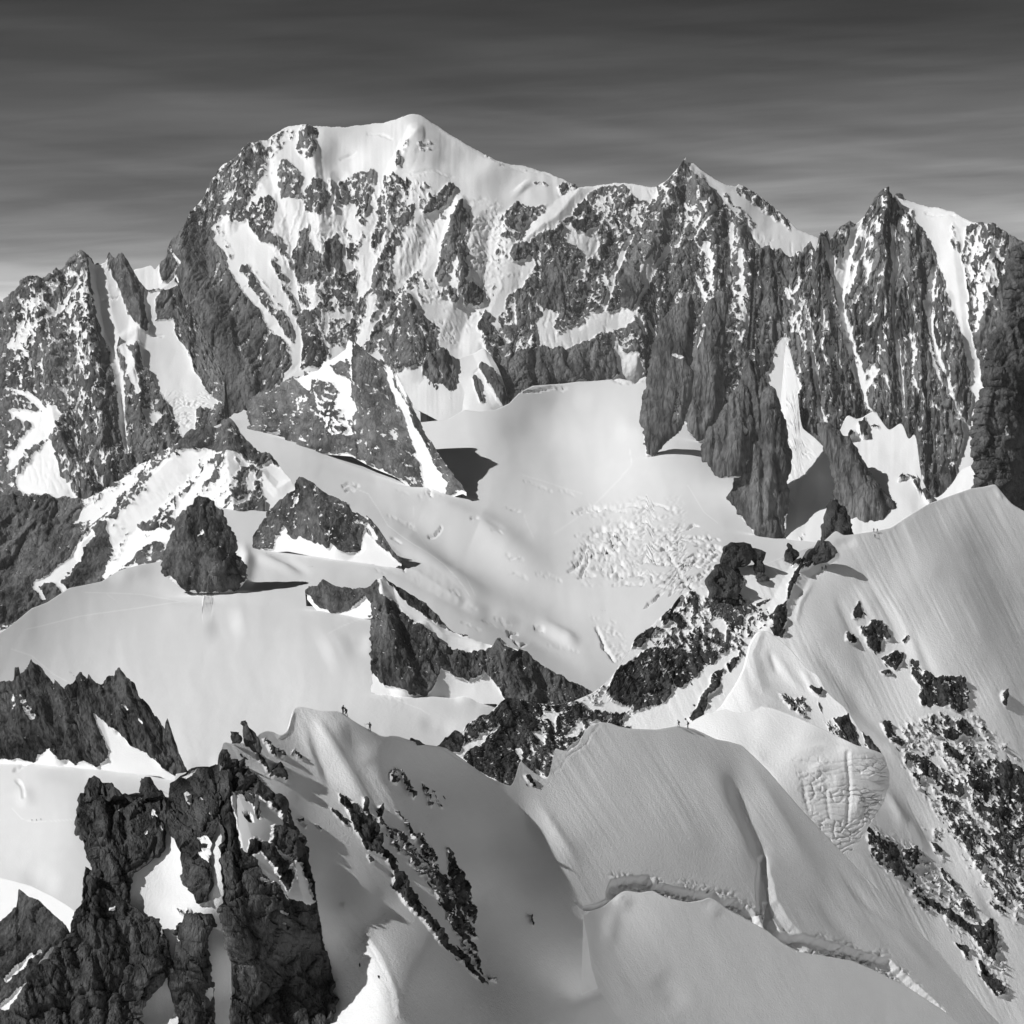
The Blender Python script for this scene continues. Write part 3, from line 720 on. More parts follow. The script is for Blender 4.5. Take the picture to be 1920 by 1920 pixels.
# ---------------------------------------------------------------- side glacier between the pillars
sheet('side_glacier', 1474, 1860,
 "1415,720 1430,700 1440,690 1458,645 1470,637 1480,650 1492,700 1497,720 1490,755 1500,800 1525,818 1548,840 1570,820 1588,775 1594,780 1605,786 1622,780 1630,772 1640,768 1652,785 1660,798 1668,808 1676,800 1690,790 1697,798 1701,832 1712,815 1722,800 1713,838 1716,870 1730,902 1742,925 1756,935 1772,922 1790,900 1800,880 1830,870 1860,860",
 "1474,1012 1500,1034 1560,1060 1860,1000",
 fit([(1460,720,-20,46),(1470,850,-18,44),(1520,900,-12,38),(1500,980,-5,32),(1640,820,-14,40),(1680,880,-8,36),(1720,950,0,34),(1780,930,-30,40)],
     [(1500,980,4900)]),
 'bright steep glacier tongue with broken ice between granite pillars', 'glacier', material('side_glacier_snow', 1.25),
 step=2.2, jag=.6, ops=[ROUGH(3.2, 12, "1450,750 1490,740 1510,800 1525,860 1500,900 1470,880 1455,820"), ROUGH(2, 9, "1460,920 1490,930 1490,960 1460,960"),
  R(.9, "1612,800 1620,780 1630,815 1622,822 1614,815"), L(.9, "1715,905,3 1730,925,4 1742,942,4"), L(.8, "1685,905,1.2 1705,895,1.4 1722,900,1.5"), L(.8, "1592,825,2 1605,812,1.5"), L(.8, "1635,800,1.5 1650,798,1.5"),
  CRACK(3, "1460,688,1.3 1475,686,1.5 1482,687,1"), SWELL(-4, "1540,880,14 1520,960,16"), L(.7, "1500,1012,1 1506,1000,1.2")], base=0.0, seed=4, snow_rel=.35, streak=.4, smooth=4)
glacier_z = fit_z([
 (1050,715,-112),(1180,712,-108),(960,740,-135),(860,775,-183),(1000,780,-203),(1110,800,-221),(1210,800,-206),(1000,860,-283),(1120,870,-297),(1250,860,-269),(900,860,-274),
 (460,800,-205),(560,820,-225),(700,870,-292),(800,930,-335),(1000,950,-362),(1120,950,-367),(1260,940,-346),(1400,1000,-392),(1560,1010,-402),(1640,1010,-405),
 (560,900,-300),(640,1050,-366),(500,1030,-362),(760,1020,-366),(900,1000,-382),(1000,1050,-404),(1200,1050,-404),(1350,1080,-412),
 (800,1100,-394),(950,1150,-424),(1100,1150,-440),(1230,1150,-436),(1000,1230,-452),(1150,1300,-478),(700,1150,-396),
 (20,1170,-372),(120,1105,-364),(300,1060,-366),(300,1120,-386),(440,1060,-364),(480,1120,-380),(560,1130,-384),(100,1200,-396),(300,1200,-400),(600,1200,-390),(200,1300,-418),
 (500,1300,-408),(0,1420,-436),(350,1440,-428),(600,1400,-420),(690,1290,-398),(800,1310,-404),(900,1290,-404),(960,1330,-420),(850,1400,-440),(700,1420,-432),(1000,1420,-450)], 40.0)
m_pil = material('granite_pillar', 1.3, rock=(0.07, 0.24), aniso=0.25)
pk = dict(base=.96, rel=.13, an=9.0, bend=.25, edge=1.4, facet=.22, fw=(30, 14, 7), spk=4.5, apron=4, spk_an=2, ws=(46, 24, 12, 6.5, 4), warp=.6)
pillar('granite_pillar', [(552,1283,1300,.7),(600,1245,1303,.75),(650,1228,1297,.7),(700,1218,1292,.68),(750,1211,1287,.66),(790,1203,1280,.66),(806,1207,1272,.66),(830,1208,1250,.66),(856,1211,1224,.6)],
 5740, 'leftmost granite pillar rising from the main glacier, snow gully on its right', 'rock pillar', m_pil, ground=glacier_z, lean=.30, bulge=.5, seed=11,
 ops=[L(.2, "1262,665,2 1275,670,4"), L(.25, "1270,740,3 1262,790,3"), RIB(-.6, "1272,650,7 1266,740,8 1258,790,6")], **pk)
pillar('granite_pillar', [(550,1350,1354,.6),(575,1328,1360,.62),(620,1312,1355,.7),(680,1297,1354,.72),(740,1284,1356,.76),(785,1280,1348,.74),(810,1292,1334,.6),(830,1309,1318,.5)],
 5760, 'slender smooth granite pillar second from left above the main glacier', 'rock pillar', m_pil, ground=glacier_z, lean=.30, bulge=.5, seed=12,
 ops=[RIB(-.6, "1344,620,6 1352,700,7 1356,780,6"), L(.3, "1322,610,3 1310,650,2")], **pk)
tower = pillar('granite_tower', [(678,1408,1414,.6),(697,1393,1425,.66),(715,1391,1431,.7),(745,1388,1447,.72),(800,1386,1467,.7),(850,1384,1480,.66),(900,1377,1474,.66),(933,1365,1476,.62),(972,1391,1473,.55),(1000,1414,1470,.55),(1030,1458,1470,.5)],
 4860, 'big split granite tower with black shaded right side in front of the glacier', 'rock tower', m_pil, lean=.34, bulge=.55, seed=13,
 ops=[RIB(-.9, "1420,815,8 1430,850,10 1432,900,8 1431,980,6"), RIB(-.7, "1396,720,6 1398,780,6"), RIB(.5, "1440,740,14 1450,820,16 1470,880,14"), RIB(-.8, "1444,770,8 1452,850,10 1462,920,8")], **pk)
pillar('side_buttress', [(722,1385,1396,.6),(750,1369,1402,.6),(785,1350,1408,.62),(810,1331,1408,.64),(842,1319,1404,.66),(862,1322,1402,.66),(880,1334,1397,.62),(896,1354,1386,.55)],
 4890, None, None, m_pil, lean=.34, bulge=.5, seed=41, parent=tower, ops=[L(.2, "1392,795,3 1398,812,3"), RIB(-.6, "1365,790,6 1360,860,6")], **pk)
pillar('granite_pillar', [(795,1530,1545,.5),(825,1540,1592,.6),(845,1548,1606,.66),(870,1562,1622,.68),(905,1568,1642,.7),(925,1565,1660,.72),(940,1570,1676,.74),(990,1597,1681,.76),(1015,1606,1680,.7)],
 4880, 'broad brown-grey granite pillar with slanting right edge above the snow crest', 'rock pillar', m_pil, lean=.34, bulge=.45, seed=14,
 ops=[RIB(-.6, "1600,840,6 1640,905,8 1672,960,6")], **pk)

# ================================================================ glaciers
gl_ops = [
 SWELL(-4.3, "490,1044,10 540,1052,9 590,1080,7"), SWELL(12.2, "452,1010,10 462,1050,13 455,1090,13 430,1112,10"), SWELL(6.8, "465,1035,9 520,1058,9 570,1078,8"), SWELL(-4.1, "120,1100,12 250,1108,14 350,1122,12 450,1126,12 560,1128,10"), SWELL(4.1, "200,1085,16 290,1065,14"),
 SWELL(-12.3, "640,920,18 780,985,24 860,1040,30 1000,1110,34 1150,1190,30"), SWELL(13.3, "760,960,22 900,985,24 960,1030,30 1050,1090,30"), SWELL(10.4, "740,1010,20 830,1070,22 930,1130,22"),
 SWELL(-11.3, "760,1075,18 900,1140,20 1000,1190,20 1120,1270,20"), SWELL(5.7, "860,1120,10 930,1150,10"), SWELL(6.0, "1000,1155,9 1060,1190,10 1090,1210,9"),
 SWELL(4.2, "905,1140,7 940,1150,8 985,1163,6"), SWELL(-3.0, "980,1160,6 1030,1190,7 1090,1225,7"),
 SWELL(3.4, "800,935,12 850,955,16 900,975,12"), SWELL(-2.4, "900,980,6 950,1005,7"), SWELL(-4.1, "1000,760,24 1120,740,26"), SWELL(-4.7, "930,800,26 1100,830,30"), SWELL(4.1, "1150,800,20 1230,810,20"),
 SWELL(3.5, "640,1060,14 720,1080,14 800,1100,12"), RIB(.28, "690,1010,18 740,1055,20 800,1085,18 860,1120,12"), SWELL(8.1, "850,1300,16 900,1300,16"), SWELL(-4.1, "780,1350,16 860,1370,18"),
 SWELL(-5.4, "380,1180,30 460,1160,24"), SWELL(4.7, "600,1230,40 660,1200,24"), SWELL(-3.4, "350,1440,14 420,1430,16"), SWELL(4.1, "700,1180,14 690,1240,14"),
 ROUGH(4.3, 15, "1070,1040 1130,985 1220,965 1300,990 1350,1020 1345,1075 1300,1110 1230,1100 1190,1070 1150,1090 1085,1090"), ROUGH(3.0, 9, "1250,1020 1300,1060 1330,1100 1300,1110 1255,1050"),
 ROUGH(1.8, 12, "1100,950 1270,938 1280,965 1110,970"), ROUGH(3.0, 9, "1110,1158 1150,1170 1175,1220 1160,1245 1140,1200"), ROUGH(2.4, 8, "690,1260 760,1305 750,1320 700,1300"), ROUGH(2.1, 6, "800,895 885,905 870,920 790,930"),
 CRACK(8.0, "1118,1178,2 1124,1190,2.2 1135,1218,2.4 1148,1236,2"), CRACK(6.4, "1208,1137,1.6 1228,1124,2.2 1240,1113,1.6"), CRACK(5.4, "1256,1118,1.6 1260,1100,2"), CRACK(7.2, "797,1304,2.2 812,1294,2.6 832,1283,2.2 850,1276,2 862,1277,2"), CRACK(6.4, "870,1280,1.8 885,1284,2.2 900,1281,1.8 915,1288,2.2 922,1285,1.5"),
 CRACK(5.1, "975,735,1.4 1000,733,1.6 1040,727,1.6 1062,727,1.2"), CRACK(5.1, "1150,710,1.4 1180,716,1.8 1208,712,1.6"), CRACK(6.4, "955,1190,2.2 958,1176,2.4 972,1180,2"), CRACK(6.4, "965,1200,2 978,1208,2.4 986,1205,2"), CRACK(4.8, "1005,1172,2 1020,1178,2"),
 CRACK(5.4, "805,900,1.6 805,925,1.8 810,930,1.4"), CRACK(3.8, "645,912,1.2 660,908,1.4 672,909,1.2"), CRACK(3.8, "650,922,1.2 662,918,1.4"), CRACK(4.8, "805,1000,1.8 818,992,2 828,986,1.4"), CRACK(4.2, "880,983,1.6 893,979,1.8"), CRACK(4.2, "736,1010,1.4 752,1016,1.6"), CRACK(4.2, "754,1066,1.6 756,1072,1.6"),
 CRACK(5.4, "1065,1070,1.8 1080,1058,2.2 1090,1048,1.6"), CRACK(5.4, "1090,1080,2 1100,1060,2.4 1102,1040,1.8"), CRACK(5.8, "1125,1035,1.6 1155,1020,2.4 1170,1000,2 1190,995,1.6"), CRACK(5.1, "1120,995,1.6 1150,988,2 1190,985,1.8 1215,978,1.6"), CRACK(5.1, "1250,1035,1.6 1268,1060,2 1285,1090,2.2 1300,1105,1.6"),
 CRACK(4.5, "1100,955,1.4 1140,954,1.6 1180,947,1.8 1215,945,1.4"), CRACK(4.2, "1225,945,1.4 1262,955,1.6"), CRACK(4.8, "1280,1005,1.6 1330,1010,1.8"), CRACK(4.8, "1305,1022,1.6 1350,1028,1.8"), CRACK(4.2, "1208,1045,1.4 1206,1058,1.4"),
 # ski tracks
 TINT(0.16, "640,905,1 690,925,1 712,955,1 728,985,1 760,1010,1 800,1040,1 830,1065,1 855,1090,1 880,1115,1"), TINT(0.13, "872,1084,1 880,1100,1 890,1114,1"), TINT(0.08, "775,950,1 778,980,1 790,1000,1 850,1090,1"), TINT(0.11, "1040,1000,1 1110,950,1 1160,900,1 1185,870,1 1180,840,1"), TINT(0.10, "980,890,1 1050,912,1 1090,925,1"),
 TINT(0.10, "1000,1010,1 985,975,1 982,960,1"), TINT(0.13, "50,1180,1 150,1155,1 260,1140,1 340,1125,1"), TINT(0.11, "160,1110,1 270,1112,1 350,1125,1"), TINT(0.10, "200,1112,1 215,1125,1"), TINT(0.13, "22,1217,1 60,1230,1 100,1265,1 125,1278,1"), TINT(0.11, "615,1190,1 640,1175,1 690,1155,1"), TINT(0.10, "1290,910,1 1320,960,1 1345,980,1"), TINT(0.13, "740,1310,1 790,1330,1 805,1340,1"),
]
_rc = random.Random(11)
for _ in range(60):                                    # the open crevasses of the icefall
    cx, cy = _rc.uniform(1075, 1345), _rc.uniform(948, 1112)
    if cy > 1085 and cx < 1150: continue
    ln, an_ = _rc.uniform(8, 24), math.radians(_rc.uniform(-24, 14))
    dx, dy = ln * math.cos(an_), ln * math.sin(an_) * 0.6
    gl_ops.append(('crack', _rc.uniform(3.0, 6.0), [(cx - dx, cy - dy + 2, 1.0), (cx, cy - 1.5, _rc.uniform(1.3, 2.2)), (cx + dx, cy + dy + 2, 1.0)]))
for _ in range(26):                                    # faint bergschrunds and sags elsewhere
    cx, cy = _rc.uniform(640, 1250), _rc.uniform(900, 1240)
    ln = _rc.uniform(8, 26)
    gl_ops.append(('crack', _rc.uniform(1.2, 2.6), [(cx - ln, cy - ln * .28, .8), (cx, cy + 1, 1.3), (cx + ln, cy + ln * .42, .8)]))
m_gl = material('glacier_snow', 1.1, grain=1.0, pure=True)
sheet('glacier', -150, 1660,
 "-20,1200 22,1172 60,1140 90,1128 130,1102 190,1090 215,1075 260,1062 310,1050 330,1040 380,1035 400,800 430,788 500,785 560,790 700,800 840,786 870,768 900,772 930,768 955,756 975,735 1000,723 1060,718 1110,712 1160,709 1190,715 1212,704 1225,770 1290,790 1340,850 1400,900 1440,960 1480,985 1660,1000",
 "-20,1460 350,1500 560,1480 830,1440 960,1480 1100,1480 1200,1400 1300,1200 1660,1060",
 ('z', glacier_z), 'broad glacier basin of smooth snow with tracks and a crevassed step', 'glacier', m_gl,
 step=2.6, ops=gl_ops, base=0.0, seed=5, snow_rel=.12, back='flat', smooth=0)

# ================================================================ ridges around the glacier
m_mid = material('middle_ridge_rock', 1.2, rock=(0.05, 0.26), aniso=0.45)
mid_ops = [
 R(.0, "560,712 600,692 640,663 668,645 680,655 672,700 668,740 660,770 632,768 620,745 630,715 600,720 580,735"), R(.6, "590,715 625,712 640,740 625,775 600,770 580,745"),
 R(.55, "595,775 640,765 668,775 662,800 610,805"), R(.75, "625,690 645,680 655,672 668,690 655,705 632,705"), L(.7, "652,690,4 662,720,6 668,760,5"), L(.0, "652,720,10 650,750,12 655,768,14"), R(.5, "545,745 575,740 580,770 560,780 545,765"),
 L(.0, "663,810,3 668,790,4"), L(.1, "668,830,3 680,828,3"), R(.45, "610,780 660,790 655,815 620,815"),
 R(.0, "715,685 735,705 755,745 775,785 800,830 820,870 840,905 838,925 800,940 792,900 780,850 765,815 752,780 738,740 725,710"),
 L(.3, "725,690,5 750,715,6 765,750,6 780,785,5"), L(.05, "790,850,5 810,885,8 830,915,10"),
 RIB(.75, "675,648,26 690,720,34 715,790,36 750,860,34 785,915,24"), RIB(-.75, "705,690,16 730,760,22 765,830,22 795,920,20"), RIB(.65, "745,700,16 780,770,22 820,840,22 866,905,14"),
 RIB(.45, "620,690,18 590,760,24 575,830,20"), RIB(-.5, "650,760,14 662,830,16"), RIB(.35, "660,650,14 600,700,16 540,725,12"), RIB(.4, "640,760,16 630,830,16"),
]
sheet('rock_peak', 470, 874,
 "470,750 500,735 520,728 545,718 570,705 600,695 620,680 640,665 660,652 668,645 673,638 678,642 682,655 700,672 720,680 740,695 755,715 770,745 790,780 810,815 830,850 850,880 868,903 874,912",
 "470,815 530,815 560,856 610,852 660,856 700,878 750,898 780,920 800,948 840,936 868,926 874,930",
 fit([(540,760,-20,55),(590,780,-15,60),(640,700,-30,50),(640,800,-10,64),(690,720,-12,66),(710,820,-10,68),(760,890,-5,66),(735,740,40,58),(780,860,35,50),(800,810,-5,62),(840,880,0,62)],
     [(700,862,5880),(860,903,5740)]),
 'sharp rock peak with white snow ramp and dark gully rising from the glacier centre', 'rock peak', m_mid,
 ground=glacier_z, step=1.9, jag=1.2, ops=mid_ops, base=.88, apron=5, seed=6, rel=.15, an=2.2, spk=5, snow_rel=.25, warp=.6, ws=(50, 26, 13, 7, 4.2))
# small rock knob and snow dome under the massif
dome_ops = [R(.95, "795,665 840,662 852,690 856,720 850,745 835,752 828,760 815,745 800,720 792,690"), L(.1, "812,670,1.5 830,710,2"), L(.9, "890,712,4 897,735,4 902,755,3"), L(.85, "905,690,6 920,715,8 935,745,8 948,760,5"), CRACK(2.5, "890,700,1.5 900,690,1.5"), RIB(.4, "905,655,20 925,700,24 938,750,20"), RIB(.4, "825,665,14 838,710,16 845,750,12")]
sheet('snow_dome', 785, 962, "785,680 800,668 820,664 842,660 855,672 870,668 890,662 905,658 920,668 932,690 945,720 952,745 962,770",
 "785,770 840,790 870,775 900,782 935,776 962,775", fit([(820,710,0,60),(880,710,-12,48),(900,750,-10,42),(940,730,25,50)], [(900,770,7800)]),
 'pale fluted snow dome with small rock knob below the massif', 'snow dome', m_far, step=2.0, jag=.8, ops=dome_ops, base=0.02, seed=7, rel=.2, snow_rel=.5, warp=.5)

ridge_ops = [
 R(.0, "690,1268 700,1264 712,1278 728,1289 770,1303 800,1305 814,1286 827,1255 850,1267 880,1275 905,1268 930,1286 958,1330 800,1360 690,1320"),
 R(.95, "-20,925 150,925 165,975 215,960 210,1000 175,1015 120,1070 75,1092 -20,1100"), R(.97, "112,1095 150,1050 180,1015 205,985 212,1020 205,1060 192,1090 150,1108"), R(.97, "-20,1090 100,1090 122,1120 80,1145 40,1165 -20,1180"), R(.05, "62,1098 75,1100 85,1122 80,1126 66,1110"),
 L(.0, "70,1095,6 100,1082,8 140,1050,8 178,1010,7"), R(.0, "128,985 150,960 190,922 222,928 232,942 212,965 180,988 160,980"), R(.35, "165,935 185,925 200,945 185,955"),
 R(.6, "150,985 215,960 265,895 330,838 350,850 300,910 250,955 235,975 205,990 160,1010"), R(.0, "215,990 240,975 262,950 282,925 320,872 350,852 372,840 382,848 360,880 330,915 300,950 270,965 240,985"),
 R(.08, "190,1090 205,1050 210,1000 240,980 300,940 360,870 400,845 470,862 462,880 425,935 405,960 350,975 330,1010 300,1040 240,1060"),
 R(.55, "285,985 300,950 330,930 355,900 385,870 405,855 430,850 425,880 395,905 365,935 335,950 320,985"), L(.0, "330,960,6 365,920,8 395,880,8"), L(.1, "400,920,10 430,890,8"),
 R(.75, "258,985 275,965 310,962 332,975 325,990 290,992"), R(.85, "240,1062 265,1030 310,1018 315,1050 290,1060"),
 R(.9, "366,815 385,803 437,797 455,815 480,842 508,852 522,872 505,878 470,868 440,855 405,848 380,840 360,850 345,862 340,850"), R(.6, "480,868 470,900 440,950 420,960 430,920 455,880"),
 R(.72, "478,890 470,930 455,960 470,990 500,1000 500,960 490,910 485,890"), R(.8, "440,960 480,935 510,985 490,1010 455,1005"), L(.05, "505,880,8 480,900,3"), R(.0, "485,880 510,870 545,900 555,920 540,935 520,950 500,975 495,940 488,905"),
 R(.1, "370,790 420,786 470,800 470,830 452,815 437,797 400,803 366,815"),
 RIB(.6, "380,810,30 320,880,34 240,960,30 160,1030,26"), RIB(-.4, "360,880,26 290,950,26 220,1040,24"), RIB(.6, "437,802,30 430,870,30 440,960,26 480,1010,24"), RIB(.4, "490,890,12 520,920,14 545,905,10"),
]
sheet('rock_ridge', -150, 560,
 "-20,930 35,932 100,933 140,940 160,937 190,922 225,902 260,872 285,862 320,842 340,845 355,828 385,806 400,803 420,804 437,799 455,818 480,845 505,853 522,872 540,893 556,918 560,925",
 "-20,1195 40,1172 120,1130 150,1115 200,1098 300,1065 480,1035 560,1000",
 fit([(60,1000,-10,66),(80,1120,0,60),(150,1080,0,60),(170,970,-35,48),(250,930,-45,46),(230,1030,-45,42),(330,950,-42,44),(400,900,-35,42),(440,830,-5,52),(460,960,10,52),(520,900,-10,40),(500,860,10,50)],
     [(300,960,4800)]),
 'low mixed rock and snow ridge slanting across the left foreground of the mountain', 'rock ridge', material('left_ridge_rock', 1.0, rock=(0.04, 0.22), aniso=0.6, lean=-25),
 step=2.0, jag=1.3, ops=ridge_ops, base=.3, ang=-38, seed=8, rel=.15, an=2.0, spk=6.5, spk_an=2.0, snow_rel=.2, warp=.8, ws=(50, 26, 13, 7, 4.2))

m_dark = material('dark_schist', 0.9, rock=(0.026, 0.18), aniso=0.5)
sheet('rock_peak', 474, 752,
 "474,1018 478,1012 490,985 520,950 550,920 566,908 574,903 582,905 597,912 610,925 640,938 655,945 663,962 690,970 705,985 720,1005 735,1030 748,1046 752,1050",
 "474,1038 540,1034 600,1046 650,1056 700,1058 752,1074",
 fit([(520,980,-15,56),(580,950,-10,60),(560,995,-8,60),(640,1000,-5,66),(690,985,20,62),(720,1020,15,60)], [(640,1030,4230)]),
 'broad dark rock hump with steep right flank in the middle of the glacier', 'rock peak', m_dark, ground=glacier_z,
 step=1.8, jag=1.2, ops=[R(.0, "512,1040 518,1004 534,998 548,1012 560,1003 578,1014 602,1022 616,1032 632,1024 650,1037 668,1033 680,1014 685,992 700,1012 722,1034 760,1060 700,1080"), L(.1, "545,950,2 560,935,3 570,925,2"), L(.1, "655,945,2 690,975,2"), L(.0, "688,985,4 705,1010,5"), R(.2, "520,1000 535,985 540,995 528,1008"), RIB(.6, "580,908,26 600,960,30 640,1030,26"), RIB(-.5, "640,945,14 660,990,16 672,1025,14"), RIB(.5, "690,972,10 720,1010,12 745,1045,10"), RIB(-.4, "545,950,18 550,1000,16")],
 base=.90, apron=7, seed=9, rel=.17, an=1.8, spk=6, warp=.5, ws=(44, 24, 12, 6.5, 4), back='drop')
pillar('rock_cone', [(938,372,382,.5),(941,360,394,.5),(960,348,407,.5),(985,335,420,.55),(1010,322,434,.6),(1040,311,449,.62),(1065,306,462,.64),(1085,316,463,.64),(1100,338,452,.6),(1112,364,432,.55)],
 3640, 'dark cone-shaped rock rising alone out of the snow plateau', 'rock cone', m_dark, ground=glacier_z, lean=.45, bulge=.45, seed=15, base=.94, rel=.15, an=2.2, apron=7, spk=4.2, ws=(46, 24, 12, 6.5, 4), warp=.6,
 ops=[RIB(-.7, "365,970,10 368,1030,12 378,1080,10"), RIB(.5, "390,960,16 400,1030,20 410,1095,16"), L(.1, "372,1005,3 380,1000,3")], edge=2.5)
e_ops = [
 R(.0, "690,1268 700,1264 712,1278 728,1289 770,1303 800,1305 814,1286 827,1255 850,1267 880,1275 905,1268 930,1286 958,1330 800,1360 690,1320"),
 R(.0, "706,1090 713,1118 728,1131 735,1128 760,1152 790,1178 812,1195 830,1215 848,1221 870,1222 888,1224 905,1222 926,1212 934,1206 920,1204 900,1202 850,1186 832,1174 800,1160 770,1140 740,1112 722,1094 712,1088"),
 R(.0, "668,1130 685,1122 676,1136"), R(.0, "935,1204 948,1205 975,1225 960,1222 945,1214"), R(.0, "818,1290 826,1252 850,1268 860,1275 838,1286"), R(.0, "905,1255 920,1270 928,1290 912,1295 902,1275"), L(.0, "725,1290,4 760,1300,4"),
 R(.95, "726,1088 745,1095 775,1112 800,1128 822,1152 836,1172 822,1176 800,1160 770,1140 742,1112"),
 RIB(.7, "712,1095,18 726,1150,26 735,1220,34 760,1290,30"), RIB(-.6, "735,1140,14 765,1200,20 800,1270,20"), RIB(.4, "720,1092,8 770,1140,10 830,1190,10 900,1210,10"), RIB(.6, "790,1180,16 820,1230,18"), RIB(.6, "935,1206,16 960,1250,26 990,1300,30"),
 RIB(-.6, "1000,1240,12 1030,1290,16"), RIB(.5, "1050,1270,12 1080,1300,14"), RIB(.5, "615,1094,16 625,1135,18"), RIB(-.4, "880,1225,10 890,1265,10"), RIB(.5, "905,1225,8 900,1260,10")]
m_sch = material('middle_schist', 0.68, rock=(0.022, 0.165), aniso=0.5, lean=20)
sheet('rock_knob', 576, 706, "576,1110 585,1102 600,1100 615,1091 625,1097 640,1103 660,1104 680,1105 692,1100 706,1090", "576,1124 600,1152 625,1160 706,1160",
 fit([(600,1120,-10,60),(640,1125,0,62),(690,1115,5,58)], [(625,1145,3460)]), 'low dark rock knob at the left end of the snow-crested ridge', 'rock knob', m_sch, ground=glacier_z,
 step=1.8, jag=1.3, base=.96, apron=5, ang=8, seed=34, rel=.18, an=2.2, spk=6, warp=.45, ws=(44, 24, 12, 6.5, 4), ops=[R(.0, "560,1112 582,1116 592,1126 602,1142 626,1150 650,1146 668,1134 680,1128 688,1120 706,1150 640,1180 560,1160"), RIB(.5, "615,1094,16 625,1135,18"), RIB(-.5, "645,1104,8 650,1140,10")])
sheet('rock_ridge', 697, 1136, ragged=3.0, top=
 "697,1097 705,1090 720,1085 740,1097 770,1114 795,1129 820,1154 835,1172 850,1185 880,1195 900,1203 922,1210 928,1206 935,1202 945,1204 960,1215 985,1220 1000,1235 1030,1255 1060,1275 1090,1285 1110,1297 1136,1312",
 bot="684,1290 720,1310 770,1326 800,1330 830,1320 930,1320 960,1340 1136,1350",
 D_of=fit([(625,1120,-5,60),(715,1150,-15,62),(740,1240,-5,66),(780,1240,15,64),(770,1150,30,44),(840,1205,30,42),(860,1245,0,66),(960,1260,-8,66),(1040,1290,15,64),(780,1130,10,55),(1090,1300,5,60)],
     [(760,1300,2690)]),
 label='dark rock ridge with white snow crest dividing the plateau from the lower glacier', cat='rock ridge', mat=m_sch,
 step=1.8, jag=1.3, ops=e_ops, base=.93, apron=5, ang=14, seed=10, rel=.17, an=2.4, spk=6, warp=.45, ws=(44, 24, 12, 6.5, 4), snow_rel=.2, top_keep=3)

# ================================================================ spires and snowfield at the left
snow_z = fit_z([(-20,1400,-340),(20,1425,-343),(180,1440,-343),(350,1465,-350),(20,1520,-358),(150,1540,-356),(300,1530,-360),(20,1620,-372),(150,1640,-372),(350,1640,-378),(20,1700,-382),(200,1760,-392),(420,1560,-366)])
f_ops = [R(.0, "-20,1424 40,1423 62,1431 75,1416 95,1406 115,1426 130,1424 140,1433 160,1426 180,1442 200,1425 206,1410 196,1385 185,1365 177,1336 205,1362 224,1377 246,1396 270,1412 300,1432 340,1467 360,1476 360,1500 -20,1500"), R(.5, "38,1298 50,1310 65,1340 60,1350 45,1325"), R(.4, "24,1300 35,1310 32,1330 22,1328"), L(.3, "230,1322,2 240,1330,3"), L(.25, "262,1350,2 270,1358,2"),
 RIB(.8, "65,1242,12 85,1320,20 110,1420,18"), RIB(-.8, "78,1262,10 98,1320,12 105,1380,10"), RIB(.7, "112,1280,9 130,1350,14 150,1420,14"), RIB(.7, "152,1264,10 170,1320,14 190,1400,16"), RIB(-.7, "190,1285,9 208,1330,10 222,1372,8"), RIB(.7, "228,1258,12 255,1320,18 290,1400,18"), RIB(.6, "315,1352,8 330,1410,10 350,1455,8"), RIB(-.7, "250,1300,8 280,1360,10 320,1430,9"), RIB(.6, "35,1260,8 45,1340,12 60,1410,12")]
sheet('rock_spires', -150, 360,
 "-150,1330 -90,1290 -60,1310 -20,1280 22,1276 31,1272 33,1254 37,1252 41,1266 55,1251 60,1248 64,1238 68,1242 75,1246 95,1270 106,1284 109,1276 114,1280 128,1297 134,1285 141,1284 147,1268 152,1260 158,1265 164,1272 167,1262 171,1272 178,1276 190,1284 196,1276 205,1268 215,1266 218,1257 224,1259 230,1255 240,1270 250,1281 256,1283 262,1300 267,1312 274,1315 285,1334 290,1341 296,1342 303,1360 311,1367 313,1351 316,1349 322,1366 330,1390 338,1415 350,1440 360,1460",
 "-20,1436 60,1440 130,1440 180,1450 240,1450 300,1456 340,1476 360,1484",
 fit([(60,1340,-10,68),(140,1360,-5,68),(200,1350,0,66),(250,1350,5,66),(320,1430,10,62)], [(180,1430,1885)]),
 'row of jagged dark slate spires at left edge above a snowfield', 'rock spires', ground=snow_z, mat=material('slate_spires', 0.45, rock=(0.016, 0.13), aniso=0.3, lean=18),
 step=1.7, jag=2.2, ops=f_ops, base=.95, apron=4, ang=18, seed=16, rel=.24, an=5.0, facet=.45, spk=5, warp=.4, ws=(36, 18, 10, 6, 3.6))
sheet('snowfield', -150, 430, "-20,1410 20,1418 62,1424 90,1404 140,1428 180,1436 205,1408 245,1393 300,1428 345,1460 430,1480", "-20,1790 430,1790",
 ('z', snow_z), 'smooth bright snowfield below the slate spires at left', 'snowfield', material('snowfield_snow', 0.4, pure=True), step=2.8, base=0.0, seed=17, snow_rel=.08, back='flat',
 ops=[CRACK(4, "25,1447,1.6 45,1434,2.2 62,1428,2"), CRACK(3.5, "68,1428,1.6 90,1427,2.2 108,1428,1.8"), CRACK(3, "30,1462,1.6 38,1478,2 46,1496,1.8"), CRACK(3, "205,1408,1.6 230,1398,2"), SWELL(4, "215,1420,16 260,1440,18 310,1460,16"), SWELL(-3.5, "60,1450,16 150,1450,18 190,1445,14"), SWELL(3, "40,1470,14 55,1520,14"), SWELL(-4, "30,1640,24 120,1670,24"), TINT(.1, "22,1515,1.2 40,1535,1.2 62,1541,1.2 140,1537,1.2")])

